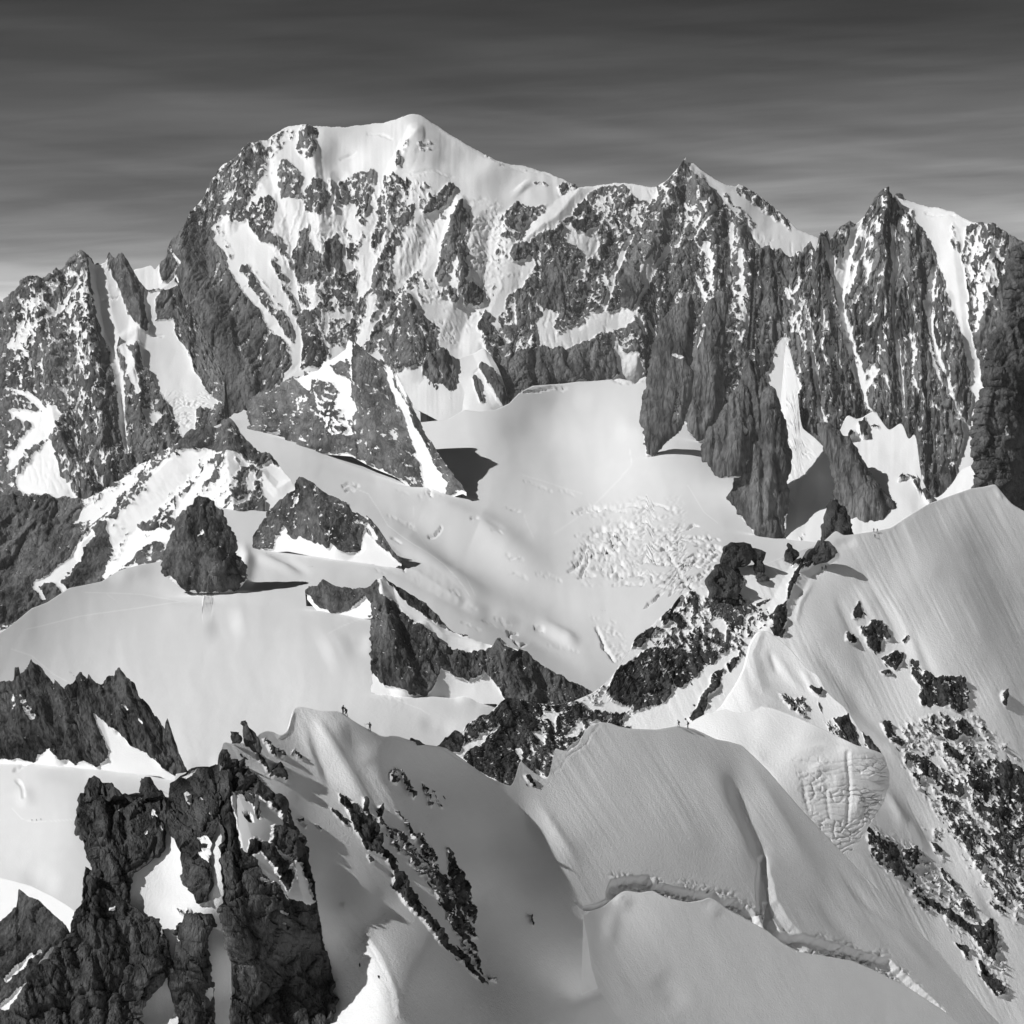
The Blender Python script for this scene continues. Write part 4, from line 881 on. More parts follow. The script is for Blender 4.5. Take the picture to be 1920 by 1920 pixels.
# ================================================================ unseen snow sheet added under and behind the viewpoint for bounced fill light
gx, gy = np.meshgrid(np.linspace(-9000, 9000, 61), np.linspace(-9000, 900, 41))
gz_ = -520 + 90 * fbm(gx / 2600, gy / 2600, 3, 95)
vm = grid_mesh('bounce_snow', np.stack([gx, gy, gz_], -1)[::-1]); vm.materials.append(material('bounce_snow', 1.5, pure=True))
tag(link(bpy.data.objects.new('bounce_snow', vm)), 'unseen snow sheet below and behind the viewpoint, added to bounce light upwards', 'glacier', kind='structure')

# ================================================================ the big slope at the right with its mixed ridge
slope_ops = [
 # mixed rock of the left flank
 R(.97, "815,1405 835,1383 852,1366 870,1385 862,1412 840,1412"), R(.93, "865,1420 905,1385 925,1335 950,1306 1000,1318 1040,1320 1010,1350 990,1400 1000,1440 965,1480 930,1465 890,1445"),
 R(.75, "870,1365 905,1340 925,1335 935,1360 920,1385 890,1400 872,1395"), R(.0, "868,1395 890,1385 905,1375 920,1372 905,1390 880,1405"), R(.2, "900,1372 920,1362 935,1365 925,1375"),
 R(.72, "1000,1325 1040,1320 1080,1315 1110,1330 1160,1340 1200,1330 1180,1370 1140,1365 1120,1350 1080,1390 1050,1420 1030,1460 1000,1450 985,1400"),
 R(.05, "1010,1345 1022,1335 1048,1335 1040,1352 1045,1370 1030,1352"), R(.05, "1000,1372 1015,1372 1022,1392 1018,1402 1005,1385"), R(.1, "1060,1385 1085,1350 1095,1362 1075,1385"), R(.1, "965,1405 975,1400 985,1420 978,1430"),
 R(.25, "1080,1300 1130,1285 1150,1300 1140,1320 1100,1320"), R(.86, "1140,1290 1160,1250 1200,1235 1240,1235 1260,1250 1262,1300 1240,1330 1200,1335 1170,1325 1145,1315"),
 R(.7, "1190,1235 1215,1215 1260,1215 1300,1225 1345,1215 1350,1250 1310,1270 1275,1290 1250,1270 1215,1250"), R(.82, "1260,1225 1300,1210 1345,1225 1340,1250 1300,1265 1268,1290 1255,1262"),
 R(.4, "1200,1200 1230,1175 1260,1180 1290,1160 1330,1165 1345,1200 1300,1215 1230,1215"), R(.62, "1270,1190 1310,1180 1350,1185 1375,1200 1360,1230 1320,1225 1275,1215"),
 R(.35, "1265,1150 1290,1110 1330,1120 1345,1150 1330,1170 1290,1165"), R(.9, "1185,1215 1190,1190 1205,1180 1228,1178 1215,1195 1200,1215"), R(.9, "1238,1160 1255,1140 1265,1145 1285,1170 1280,1180 1262,1165 1245,1172"), L(.9, "1262,1140,4 1272,1125,5 1275,1115,3"),
 R(.88, "1340,1085 1352,1062 1375,1060 1395,1085 1385,1105 1350,1110 1330,1102"), R(.55, "1330,1110 1380,1100 1390,1120 1350,1135 1325,1128"), L(.0, "1180,1350,12 1230,1340,16 1270,1320,14 1310,1290,14 1330,1260,12"), L(.0, "1310,1290,10 1345,1250,8 1370,1230,8"),
 R(.95, "1290,1350 1300,1330 1320,1300 1332,1285 1326,1320 1318,1345 1300,1356"), R(.9, "1325,1300 1330,1270 1345,1255 1358,1255 1350,1285 1335,1300"),
 R(.9, "1435,1170 1455,1140 1472,1132 1476,1160 1468,1180 1450,1175"), R(.95, "1440,1180 1462,1172 1472,1185 1465,1198 1445,1190"), L(.95, "1474,1128,3 1480,1105,4 1490,1080,4 1502,1068,4"), R(.97, "1475,1100 1488,1082 1500,1080 1482,1105"), 
 R(.9, "1480,1060 1510,1050 1520,1058 1512,1070 1488,1066"), 
 R(.78, "1335,1122 1398,1125 1428,1145 1398,1158 1391,1172 1365,1180 1358,1162 1335,1155"), R(.5, "1345,1190 1400,1165 1440,1140 1447,1170 1400,1200 1390,1225 1350,1215"), R(.85, "1362,1246 1395,1214 1387,1236 1368,1260"), R(.9, "1293,1128 1302,1126 1310,1135 1304,1148 1296,1142"), R(.9, "1292,1114 1305,1113 1300,1122"), L(.85, "1420,1135,3 1432,1130,4 1442,1126,2"),
 # scattered outcrops of the right flank
 R(.97, "1597,1160 1603,1138 1610,1125 1617,1150 1615,1162 1606,1158"), R(.97, "1586,1190 1592,1182 1602,1190 1605,1205 1596,1208 1588,1200"), R(.93, "1612,1178 1630,1176 1636,1162 1650,1170 1655,1200 1650,1222 1635,1222 1622,1205 1614,1192"), L(.85, "1655,1180,3 1662,1200,4"),
 R(.97, "1690,1200 1698,1194 1701,1202 1694,1209"), R(.9, "1650,1235 1668,1230 1678,1222 1697,1228 1690,1245 1680,1258 1662,1248"), R(.95, "1650,1262 1668,1258 1672,1263 1655,1268"),
 R(.85, "1705,1250 1712,1235 1722,1240 1720,1270 1712,1275"), R(.72, "1712,1270 1735,1255 1755,1270 1780,1268 1805,1272 1815,1300 1815,1330 1800,1335 1770,1325 1745,1322 1722,1310 1725,1290"), R(.95, "1722,1310 1732,1290 1748,1290 1752,1320 1740,1328 1728,1322"), R(.95, "1758,1295 1768,1292 1775,1315 1768,1325 1760,1312"),
 R(.95, "1874,1302 1880,1296 1887,1308 1882,1322 1876,1318"), R(.45, "1725,1345 1770,1335 1790,1360 1770,1385 1740,1380"), R(.85, "1768,1370 1785,1365 1798,1385 1790,1392 1772,1385"), R(.85, "1790,1355 1805,1345 1825,1365 1825,1385 1812,1378 1795,1368"),
 R(.9, "1650,1355 1662,1352 1675,1370 1695,1400 1685,1402 1665,1385"), R(.4, "1690,1360 1720,1375 1760,1410 1740,1420 1700,1395"), R(.85, "1765,1392 1785,1402 1805,1425 1800,1432 1780,1425"), R(.45, "1800,1380 1825,1400 1820,1440 1800,1420"),
 R(.5, "1695,1415 1730,1420 1790,1460 1808,1490 1795,1495 1750,1465 1705,1435"), R(.85, "1710,1425 1735,1440 1755,1455 1745,1462 1720,1445"), R(.8, "1760,1480 1785,1470 1805,1485 1800,1495 1775,1490"),
 R(.55, "1800,1430 1870,1425 1920,1450 1920,1640 1890,1600 1860,1560 1830,1520 1815,1480"), R(.88, "1812,1470 1835,1465 1855,1480 1850,1495 1825,1488"), R(.9, "1865,1440 1890,1425 1920,1445 1920,1510 1895,1500 1872,1470"), R(.75, "1845,1500 1870,1500 1900,1540 1880,1550"),
 R(.5, "1760,1490 1800,1510 1840,1560 1880,1600 1920,1620 1920,1720 1880,1660 1820,1600 1770,1540"), R(.75, "1770,1500 1785,1505 1792,1525 1778,1520"), R(.8, "1855,1560 1880,1580 1900,1620 1880,1610"), R(.7, "1795,1555 1815,1570 1845,1620 1835,1635 1810,1595"), R(.6, "1840,1640 1875,1665 1895,1700 1870,1690"), R(.7, "1855,1690 1880,1700 1892,1715 1870,1712"),
 Z(.66, 9, 4, 27, "1690,1350 1830,1340 1910,1420 1910,1740 1840,1660 1760,1540 1690,1440"), Z(.62, 8, 4, 27, "1620,1540 1720,1590 1880,1740 1890,1870 1800,1760 1640,1620"),
 # lower gully rocks in the shade
 R(.6, "1615,1545 1640,1560 1670,1590 1715,1600 1722,1625 1705,1650 1690,1650 1660,1635 1635,1605 1625,1580"), R(.95, "1655,1582 1675,1580 1688,1610 1692,1640 1675,1645 1662,1610"), R(.9, "1700,1595 1715,1592 1722,1615 1708,1620"), L(.7, "1632,1560,4 1650,1575,5 1660,1580,3"),
 R(.5, "1700,1655 1725,1660 1745,1690 1735,1710 1715,1695"), L(.9, "1745,1692,5 1775,1715,7 1800,1732,8 1825,1745,9"), R(.8, "1795,1690 1815,1680 1830,1700 1825,1720 1805,1715"), R(.93, "1820,1735 1838,1740 1860,1720 1870,1760 1862,1800 1870,1810 1845,1790 1832,1765"), R(.85, "1790,1770 1810,1775 1818,1788 1805,1795"), R(.85, "1830,1800 1855,1820 1885,1860 1870,1868 1850,1850 1835,1825"), L(.6, "1758,1590,3 1770,1610,4"), R(.9, "1747,1575 1755,1580 1768,1598 1755,1596"), L(.85, "1768,1630,3 1778,1655,4 1786,1662,3"), R(.3, "1735,1550 1765,1555 1775,1580 1750,1570"),
 # form: wind-rounded ribs and flutes
  SWELL(6, "1640,1060,28 1700,1160,34 1760,1280,34"), SWELL(4.5, "1600,1090,16 1640,1150,18 1690,1220,20"), SWELL(3.4, "1660,1110,10 1700,1180,12 1750,1290,12"), SWELL(-3.4, "1690,1150,9 1735,1240,10 1780,1330,10"), SWELL(-3, "1560,1100,9 1590,1160,10 1620,1240,12"),
 SWELL(-6, "1480,1190,14 1540,1230,16 1600,1300,18 1650,1380,16 1700,1460,16"), SWELL(-6, "1640,1420,16 1700,1510,18 1780,1620,20 1860,1760,20"), SWELL(5, "1600,1330,14 1660,1400,14 1700,1440,12"), SWELL(5, "1640,1460,16 1700,1540,18 1760,1600,16"), SWELL(-5, "1760,1540,14 1840,1680,16 1900,1800,16"), SWELL(4, "1790,1600,14 1840,1700,14 1880,1780,12"), SWELL(3, "1660,1480,7 1700,1560,8"), 
 RIB(.35, "1440,1180,20 1470,1130,22 1500,1070,20 1560,1040,14"), SWELL(4, "1400,1060,12 1430,1075,12"), SWELL(-3, "1560,1020,8 1610,1015,10"), RIB(.25, "1850,912,8 1865,908,10 1875,930,8"), SWELL(2.2, "1530,1080,5 1500,1130,5 1490,1180,5"),
 TINT(.06, "1540,1075,1.2 1520,1100,1.2 1500,1130,1.2 1492,1160,1.2 1482,1200,1.2"),
]
slope_fit = fit([
 (850,1400,-10,50),(950,1400,0,60),(1050,1370,-5,56),(1180,1300,-8,54),(1230,1345,-12,44),(1270,1240,-8,52),(1300,1170,-12,46),(1360,1130,-10,50),(1420,1090,-15,40),(1450,1180,0,48),(1340,1290,-5,50),
 (1500,1070,5,38),(1560,1040,5,34),(1520,1130,14,46),(1560,1180,22,50),(1600,1120,18,46),(1640,1050,22,42),(1700,1000,26,38),(1780,960,28,36),(1870,960,22,40),(1890,1060,30,44),(1700,1150,4,47),(1760,1080,28,44),(1830,1060,42,45),(1870,1160,42,48),
 (1760,1250,2,50),(1850,1300,14,50),(1600,1250,24,52),(1620,1330,22,52),(1700,1350,-4,52),(1800,1420,12,52),(1880,1450,16,52),(1700,1480,26,52),(1640,1530,30,54),(1750,1560,14,53),(1850,1600,12,53),(1700,1620,30,54),(1800,1720,14,53),(1880,1760,16,53),(1850,1860,16,52),(2050,1100,30,48),(2050,1400,22,50),(2050,1750,20,52),(2220,1500,24,50)],
 [(1600,1040,930)], turn=18)
m_slope = material('wind_packed_snow_and_gneiss', 0.19, rock=(0.024, 0.105), aniso=0.7, lean=-25, grain=1.6)
slope = sheet('snow_slope', 806, 2240,
 "806,1412 820,1400 828,1393 835,1381 842,1387 850,1368 862,1374 880,1355 905,1340 912,1345 925,1330 935,1320 950,1308 975,1312 1000,1318 1040,1322 1070,1317 1110,1300 1130,1285 1150,1265 1165,1240 1180,1217 1188,1200 1195,1192 1215,1180 1235,1160 1260,1137 1275,1117 1300,1105 1325,1098 1345,1078 1365,1066 1390,1062 1420,1058 1440,1056 1470,1043 1500,1032 1530,1021 1545,1015 1568,993 1580,1004 1600,1002 1640,996 1670,990 1700,970 1740,945 1780,930 1820,916 1850,912 1866,907 1880,925 1897,945 1920,958 1960,980 2080,1040 2240,1130",
 "806,1500 960,1560 1280,1560 1500,1640 1600,1700 1760,1860 1850,1990 2240,2100",
 slope_fit, 'wide snow slope at right rising to a rounded crest, dotted with dark outcrops', 'snow slope', m_slope,
 step=2.25, smooth=4, ops=slope_ops, base=0.0, ang=26, seed=18, rel=.14, an=1.7, ws=(34, 18, 10, 6, 3.8), spk=3.6, spk_an=2.8, facet=.42, fw=(26, 12, 6), warp=.5, raise_=2.0, snow_rel=.14, streak=.8, top_keep=5)

# ---------------------------------------------------------------- shoulder with the ice cliff
k_ops = [
 R(.6, "1458,1298 1470,1302 1485,1310 1492,1325 1480,1330 1468,1318"), R(.55, "1490,1310 1505,1305 1512,1325 1505,1345 1492,1335"), L(.85, "1518,1290,2 1535,1300,5 1540,1295,3"), L(.8, "1535,1318,2 1540,1335,2"), R(.45, "1545,1355 1570,1345 1590,1350 1590,1400 1560,1380"), R(.95, "1565,1350 1590,1338 1604,1365 1612,1402 1598,1400 1580,1378"), R(.97, "1614,1352 1632,1355 1645,1385 1652,1415 1632,1410 1620,1390"), L(.8, "1564,1398,1.5 1570,1402,1.5"),
 RIB(.16, "1425,1190,10 1410,1230,14 1430,1300,20 1500,1340,20"), SWELL(-2.4, "1400,1240,9 1412,1290,12 1450,1320,12"), SWELL(3, "1450,1220,8 1480,1270,9 1520,1310,8"), SWELL(-3, "1440,1215,5 1462,1270,6"), SWELL(2.6, "1500,1250,6 1530,1300,6"),
 SWELL(3, "1530,1415,14 1545,1440,18"), SWELL(3, "1620,1425,12 1640,1460,14"), SWELL(-2.5, "1590,1412,4 1592,1480,4 1588,1545,4"), SWELL(1.8, "1606,1480,6 1600,1540,7"), SWELL(1.6, "1628,1490,6 1618,1545,6"), TINT(.05, "1425,1315,1.2 1450,1340,1.2 1490,1385,1.2")]
m_shoulder = material('shoulder_snow', 0.13, rock=(0.022, 0.10), aniso=.7, lean=-25, grain=1.8)
shoulder = sheet('snow_shoulder', 1290, 1668,
 "1290,1362 1320,1346 1340,1338 1355,1325 1370,1302 1385,1278 1398,1250 1401,1232 1408,1206 1418,1190 1428,1183 1440,1184 1460,1198 1480,1215 1510,1250 1535,1268 1545,1290 1560,1308 1580,1324 1595,1343 1610,1366 1630,1390 1642,1402 1652,1414 1660,1430 1668,1450",
 "1290,1400 1400,1420 1500,1440 1600,1450 1668,1460",
 fit([(1320,1352,-30,34),(1360,1330,-30,38),(1395,1300,-28,42),(1402,1250,-10,44),(1440,1230,10,46),(1420,1270,34,44),(1440,1310,24,42),(1480,1280,2,48),(1520,1320,0,48),(1580,1360,-8,48),(1630,1400,6,48)],
     [(1440,1300,605)], turn=10),
 'small peaked snow shoulder with rocks on its face above the bright terrace', 'snow shoulder', m_shoulder,
 step=1.8, smooth=2.5, ops=k_ops, base=0.0, ang=26, seed=19, rel=.14, spk=4, spk_an=2.2, warp=.4, raise_=2, snow_rel=.10, streak=.6, ws=(30, 16, 9, 5, 3.6), back='flat')
_rc = random.Random(23)
_lay = []
_y = 1428.0
while _y < 1600:                                       # annual layers of the ice
    x0_, x1_ = 1486 + (_y - 1428) * .38, 1656 - max(0, _y - 1480) * .5
    n_ = 7
    _lay.append(('crack', _rc.uniform(.4, 1.3), [(x0_ + (x1_ - x0_) * k / n_, _y + 5 * math.sin(k * 1.1 + _y * .03) + _rc.uniform(-2, 2), _rc.uniform(.8, 1.5)) for k in range(n_ + 1)]))
    _y += _rc.uniform(7, 15)
cliff_ops = _lay + [SWELL(3, "1486,1408,6 1545,1398,7 1600,1406,7 1656,1420,6"), RIB(-.55, "1589,1412,6 1593,1470,6 1589,1545,5"), SWELL(3.2, "1612,1480,8 1604,1535,9"), SWELL(3.4, "1632,1436,12 1642,1465,13"), SWELL(3, "1528,1428,14 1540,1455,16"), SWELL(2.4, "1570,1440,10 1572,1500,11"), SWELL(-1.8, "1503,1440,4 1510,1490,4 1522,1545,4"), SWELL(-1.6, "1548,1450,3.5 1551,1500,3.5 1558,1550,3"), SWELL(-2, "1622,1480,3 1618,1520,3.5 1606,1560,3"), ROUGH(1.6, 19, "1490,1418 1664,1424 1655,1505 1606,1575 1560,1600 1520,1545"), TINT(.06, "1425,1322,1.2 1450,1345,1.2 1490,1388,1.2"), SWELL(-3, "1392,1398,5 1430,1440,7 1470,1490,7")]
sheet('snow_terrace', 1280, 1666,
 "1280,1367 1290,1362 1305,1351 1330,1338 1371,1327 1395,1323 1417,1322 1450,1328 1483,1340 1520,1356 1556,1373 1590,1390 1609,1399 1640,1408 1655,1413 1662,1424 1666,1450",
 "1280,1410 1342,1450 1440,1550 1520,1645 1565,1650 1598,1604 1630,1548 1655,1508 1666,1475",
 fit([(1310,1360,-40,28),(1340,1362,-36,26),(1420,1350,-26,24),(1420,1378,-14,28),(1500,1375,-16,26),(1580,1400,-8,32),(1390,1410,14,42),(1430,1425,18,48),(1500,1425,12,60),(1560,1435,14,68),(1620,1440,16,70),(1500,1480,20,66),(1560,1480,18,72),(1620,1480,22,74),(1652,1470,30,72),(1560,1550,24,66),(1600,1560,28,66)],
     [(1440,1380,588)], turn=6, reg=.03),
 'bright rounded snow terrace ending in a layered ice cliff at its right', 'snow terrace', m_shoulder,
 step=1.7, smooth=2.5, ops=cliff_ops, base=0.0, ang=20, seed=37, snow_rel=.05, streak=.2, warp=.4, back='flat', top_keep=3)

# ---------------------------------------------------------------- the near ridge and its face
j_ops = [
 # island of rock on the left face
 R(.97, "636,1490 650,1495 665,1510 680,1525 705,1550 712,1570 720,1590 738,1610 750,1640 775,1670 790,1700 805,1712 815,1735 840,1765 862,1790 885,1815 915,1845 905,1845 880,1822 860,1800 840,1780 815,1760 800,1735 775,1715 755,1690 738,1665 735,1630 715,1605 690,1595 672,1568 655,1535 648,1515 640,1505"),
 L(.95, "622,1517,2 635,1528,5 650,1545,4"), R(.97, "675,1497 683,1505 695,1530 705,1550 695,1545 684,1525"), R(.93, "706,1520 712,1510 716,1530 722,1545 712,1545"), R(.5, "720,1545 745,1555 770,1575 790,1610 800,1640 785,1640 760,1610 735,1590"),
 R(.6, "785,1560 800,1580 830,1640 870,1700 895,1760 880,1760 850,1720 820,1690 800,1650 790,1610"), R(.88, "838,1590 850,1610 870,1640 885,1680 888,1710 892,1735 880,1720 860,1700 845,1680 838,1640"), R(.8, "805,1640 825,1660 850,1710 875,1760 895,1790 880,1785 850,1745 825,1700"), R(.6, "860,1760 885,1790 905,1820 930,1842 915,1838 890,1810 868,1785"),
 L(.0, "755,1615,5 775,1650,8 800,1690,9 830,1715,8"), L(.0, "820,1730,6 845,1752,5"), L(.05, "870,1770,5 882,1788,4"), R(.75, "730,1452 735,1445 745,1440 742,1470 733,1470"), L(.8, "748,1445,2 760,1470,3 772,1495,2"), L(.75, "765,1465,2 778,1485,2"), L(.8, "793,1470,1.5 802,1495,2.5 808,1512,1.2"), L(.7, "812,1485,1 826,1513,1.5"), L(.7, "740,1520,1.5 760,1540,1.5"), L(.8, "762,1545,2 770,1560,3 776,1575,2"),
 L(.85, "690,1605,2 695,1615,3"), L(.9, "992,1720,1 998,1734,1.6"), L(.8, "562,1540,1 572,1550,1.4"), L(.8, "590,1545,1 600,1556,1.2"),
 # small outcrops under the left end
 R(.97, "478,1412 486,1415 500,1430 508,1452 498,1445 486,1430"), R(.97, "494,1385 500,1392 512,1405 518,1418 508,1412"), R(.97, "520,1405 528,1412 534,1424 526,1420"), R(.97, "545,1406 552,1408 568,1425 558,1422"), R(.97, "506,1455 516,1432 526,1440 536,1466 520,1464"), L(.9, "452,1415,2 464,1422,2"),
 R(.97, "983,1455 990,1452 1004,1470 1000,1476 990,1468"), 
 # form of the face
 SWELL(9, "585,1335,10 605,1370,12 640,1430,16 680,1500,18 720,1560,18"), SWELL(-5, "575,1370,9 600,1430,10 630,1500,12"), SWELL(3.5, "560,1350,8 590,1420,9 620,1500,10"), SWELL(4.5, "690,1430,12 715,1470,14 760,1540,16"), SWELL(-4, "640,1350,14 690,1430,16"),
 RIB(.4, "545,1340,10 540,1365,12 525,1380,8"), SWELL(-8, "1360,1430,16 1385,1500,18 1425,1590,16 1440,1640,10"), SWELL(8, "1300,1400,26 1340,1470,30 1390,1580,30 1420,1660,24"), SWELL(5, "1400,1420,14 1440,1500,18 1500,1600,20 1560,1680,20"), SWELL(-4, "960,1480,14 1000,1560,22 1060,1660,26"), SWELL(4, "1000,1490,8 1050,1570,10 1100,1640,10"),
 SWELL(-4, "1500,1660,14 1580,1740,16 1660,1830,16"), SWELL(4, "1600,1680,9 1680,1750,10 1760,1830,10"), SWELL(-3.5, "1560,1620,9 1640,1710,10 1740,1810,10"),
 # the long crevasse wall
 STEP(-14, 4, "1150,1745 1140,1686 1140,1672 1148,1652 1165,1646 1215,1644 1228,1655 1260,1662 1300,1672 1340,1674 1362,1690 1380,1688 1400,1698 1418,1715 1436,1745 1445,1690 1452,1720 1470,1745 1510,1755 1560,1770 1600,1778 1640,1790 1668,1800 1700,1830 1770,1895 1770,1990 1250,1990 1190,1860 1165,1790"),
 STEP(-9, 12, "1427,1612 1434,1606 1440,1640 1452,1690 1482,1735 1516,1772 1500,1790 1440,1752 1424,1705 1422,1650"), ROUGH(5, 13, "1150,1645 1230,1645 1380,1680 1400,1700 1300,1695 1170,1675"), ROUGH(5, 11, "1400,1695 1440,1700 1440,1760 1420,1740"), ROUGH(5, 13, "1480,1740 1560,1765 1660,1790 1760,1890 1640,1830 1500,1790"),
 CRACK(1.0, "655,1735,1.2 685,1765,1.4 705,1795,1.2 730,1845,1.2"), CRACK(1.6, "695,1888,1 720,1880,1.6 745,1876,1.2"), RIB(.25, "645,1700,10 680,1742,12 715,1795,12 742,1858,10 748,1900,10"),
 CRACK(12, "1098,1704,3 1118,1702,4 1138,1693,4 1150,1684,3"), CRACK(9, "1178,1667,2 1192,1669,3 1204,1668,2"), CRACK(9, "1246,1678,2 1262,1684,3 1275,1686,2"), CRACK(10, "1345,1684,2 1358,1694,3 1372,1700,2"), CRACK(12, "1440,1690,2 1446,1715,3 1444,1742,3"), CRACK(10, "1490,1776,2 1530,1786,4 1556,1790,3"), CRACK(8, "1630,1806,2 1650,1816,3 1668,1826,2"),
 # footprints along the crest
 TINT(-.05, "545,1345,1.5 535,1368,1.5 522,1380,1.5"), TINT(.07, "1000,1465,1.3 1050,1440,1.3 1062,1420,1.3 1100,1395,1.3 1108,1375,1.3 1125,1358,1.3"), TINT(-.05, "700,1376,1.2 760,1390,1.2 830,1405,1.2 900,1450,1.3 950,1476,1.3"), CRACK(1.0, "1002,1466,1 1050,1441,1 1063,1420,1 1100,1396,1 1109,1376,1 1126,1358,1"), CRACK(.8, "548,1345,1.2 538,1366,1.4 524,1380,1.2"), CRACK(.8, "830,1404,1 900,1449,1 950,1475,1"),
]
near_fit = fit([
 (450,1430,37,44),(500,1400,41,44),(540,1400,35,46),(560,1360,10,42),(600,1350,-2,40),(640,1350,33,40),(700,1400,39,46),(640,1440,14,47),(560,1480,53,48),(520,1560,56,50),(600,1640,56,50),(700,1700,57,50),(760,1480,51,49),(850,1500,55,48),(900,1600,57,50),(800,1800,58,50),(690,1800,-55,44),(706,1860,-55,44),(664,1775,-20,46),(640,1860,-48,44),(668,1720,38,49),(770,1820,50,50),(760,1900,46,50),(690,1940,-50,44),
 (960,1520,44,47),(1000,1480,28,46),(1060,1440,24,44),(1130,1400,24,42),(1200,1450,26,44),(1250,1400,28,42),(1310,1390,34,42),(1000,1700,37,50),(1100,1580,29,47),(1250,1560,28,47),(1360,1500,38,48),(1400,1450,26,46),(1450,1540,30,48),(1550,1640,32,48),(1350,1620,29,48),(1500,1720,32,48),(1680,1780,30,48),(1100,1820,38,50),(900,1860,57,50),(1780,1860,32,48),(1400,1800,32,48),(1700,1900,30,48)],
 [(645,1335,430)], turn=21)
m_near = material('near_snow', 0.095, rock=(0.022, 0.10), aniso=.7, lean=28, grain=2.4)
near = sheet('snow_face', 412, 1900,
 "400,1470 412,1440 416,1395 420,1391 432,1394 445,1393 460,1392 475,1385 490,1373 500,1370 512,1372 524,1379 534,1374 541,1362 545,1342 552,1327 562,1325 575,1327 600,1333 630,1333 645,1338 660,1350 680,1362 700,1372 712,1379 722,1381 732,1379 745,1380 760,1385 790,1395 820,1399 835,1402 850,1411 870,1425 890,1440 915,1457 945,1470 958,1474 964,1465 970,1445 975,1425 982,1432 1000,1448 1022,1461 1030,1455 1036,1425 1040,1402 1050,1406 1066,1409 1085,1395 1096,1372 1104,1362 1115,1357 1127,1354 1145,1356 1160,1362 1180,1366 1230,1368 1270,1361 1300,1366 1322,1376 1342,1386 1365,1390 1390,1397 1415,1420 1440,1445 1500,1515 1580,1600 1657,1680 1765,1790 1845,1890 1900,1945",
 "412,1446 420,1462 426,1520 430,1600 436,1990 1900,1990",
 near_fit, 'near grey snow face falling from a sharp corniced ridge with climbers', 'snow face', m_near,
 step=2.1, smooth=2.0, ops=j_ops, base=0.0, ang=31, seed=20, rel=.14, an=1.7, ws=(34, 18, 10, 6, 3.8), spk=4.4, spk_an=3.0, facet=.55, fw=(26, 12, 6), warp=.45, raise_=2.2, snow_rel=.07, streak=.46, top_keep=3)

# lower lip of the crevasse, nearer than the face
sheet('snow_block', 1094, 1800,
 "1094,1716 1100,1711 1130,1701 1146,1688 1160,1676 1172,1670 1182,1671 1200,1674 1215,1671 1225,1670 1250,1684 1290,1692 1315,1688 1330,1682 1345,1690 1360,1702 1400,1724 1440,1746 1470,1770 1500,1785 1560,1795 1600,1802 1640,1820 1700,1850 1765,1892 1800,1920",
 "1094,1724 1101,1760 1108,1810 1122,1856 1160,1910 1240,1990 1800,1990",
 fit([(1120,1740,44,46),(1180,1700,14,40),(1250,1760,26,46),(1150,1850,34,48),(1350,1760,26,46),(1500,1850,27,46),(1350,1900,27,47),(1650,1880,28,46)], [(1300,1760,424)], turn=21),
 'rounded snow block forming the lower lip of the long crevasse', 'snow block', material('block_snow', 0.09, grain=1.6, pure=True), step=2.2, smooth=3, base=0.0, ang=31, seed=21, snow_rel=.10, streak=.18,
 ops=[SWELL(3, "1150,1680,10 1165,1690,14 1190,1700,12"), SWELL(2, "1160,1690,12 1145,1740,14 1140,1790,12"), SWELL(1.5, "1330,1690,14 1350,1720,18"), SWELL(-3, "1230,1820,24 1280,1900,26")], top_keep=4)
# ================================================================ rocks of the near left corner
m_rock = material('near_gneiss', 0.085, rock=(0.016, 0.125), aniso=.4, lean=10, bump=1.2)
gully_D = float(np.exp(evaluate(near_fit, np.array([420.]), np.array([1650.])))[0]) + 10.0
gully_fit = fit([(290,1640,4,48),(340,1700,-26,46),(262,1600,26,48),(380,1700,-10,50),(300,1800,-15,48),(430,1600,24,50),(330,1900,-10,48),(425,1760,44,50),(425,1880,44,50)], [(420,1650,gully_D), (430,1900,gully_D + .5), (430,1500,gully_D + 20)])
sheet('snow_gully', 226, 440, "226,1700 250,1560 300,1480 318,1490 330,1452 360,1446 395,1446 412,1500 440,1580", "226,1990 440,1990",
 gully_fit,
 'steep snow gully between the dark near towers at lower left', 'snow gully', material('gully_snow', 0.088, rock=(0.028, 0.125), grain=1.8), step=2.6, base=0.0, ang=16, seed=23, snow_rel=.12, streak=.3, spk=5, warp=.5, raise_=2,
 ops=[L(.9, "336,1708,2 342,1712,4"), L(.9, "338,1750,4 346,1735,4"), L(.85, "350,1725,2 356,1705,1")], back='drop')
nk = dict(base=.985, facet=.38, fw=(70, 30, 13), rel=.06, edge=1.7, an=1.9, spk=6, ws=(60, 30, 15, 8, 4.5), warp=.7, step=2.8, flat=True)
heart = pillar('rock_tower', [(1492,150,306,.6),(1510,147,311,.6),(1535,144,312,.62),(1560,148,308,.62),(1590,157,303,.64),(1605,162,296,.64),(1622,170,272,.6),(1640,177,254,.58),(1660,172,246,.58),(1700,152,242,.55),(1760,140,240,.5)], 366,
 'dark heart-shaped rock tower standing at lower left', 'rock tower', m_rock, follow=(gully_fit, -.8), lean=.5, bulge=.16, seed=24, ang=14, ops=[R(.05, "222,1515 228,1516 226,1524"), R(.0, "287,1520 292,1522 294,1532 288,1534"), R(.0, "271,1560 279,1552 281,1558 274,1564"), L(.0, "297,1546,1.5 300,1558,2"), RIB(-.7, "235,1495,10 232,1550,12 245,1610,10"), RIB(.5, "190,1500,16 195,1560,20 215,1640,20")], **nk)
pillar('horn', [(1461,166,176,.5),(1466,164,192,.5),(1472,162,206,.5),(1485,157,216,.5),(1502,150,238,.5)], 368, 'blunt left horn on top of the heart-shaped tower', 'rock horn', m_rock, parent=heart, follow=(gully_fit, -.9), lean=.3, bulge=.4, seed=25, **nk)
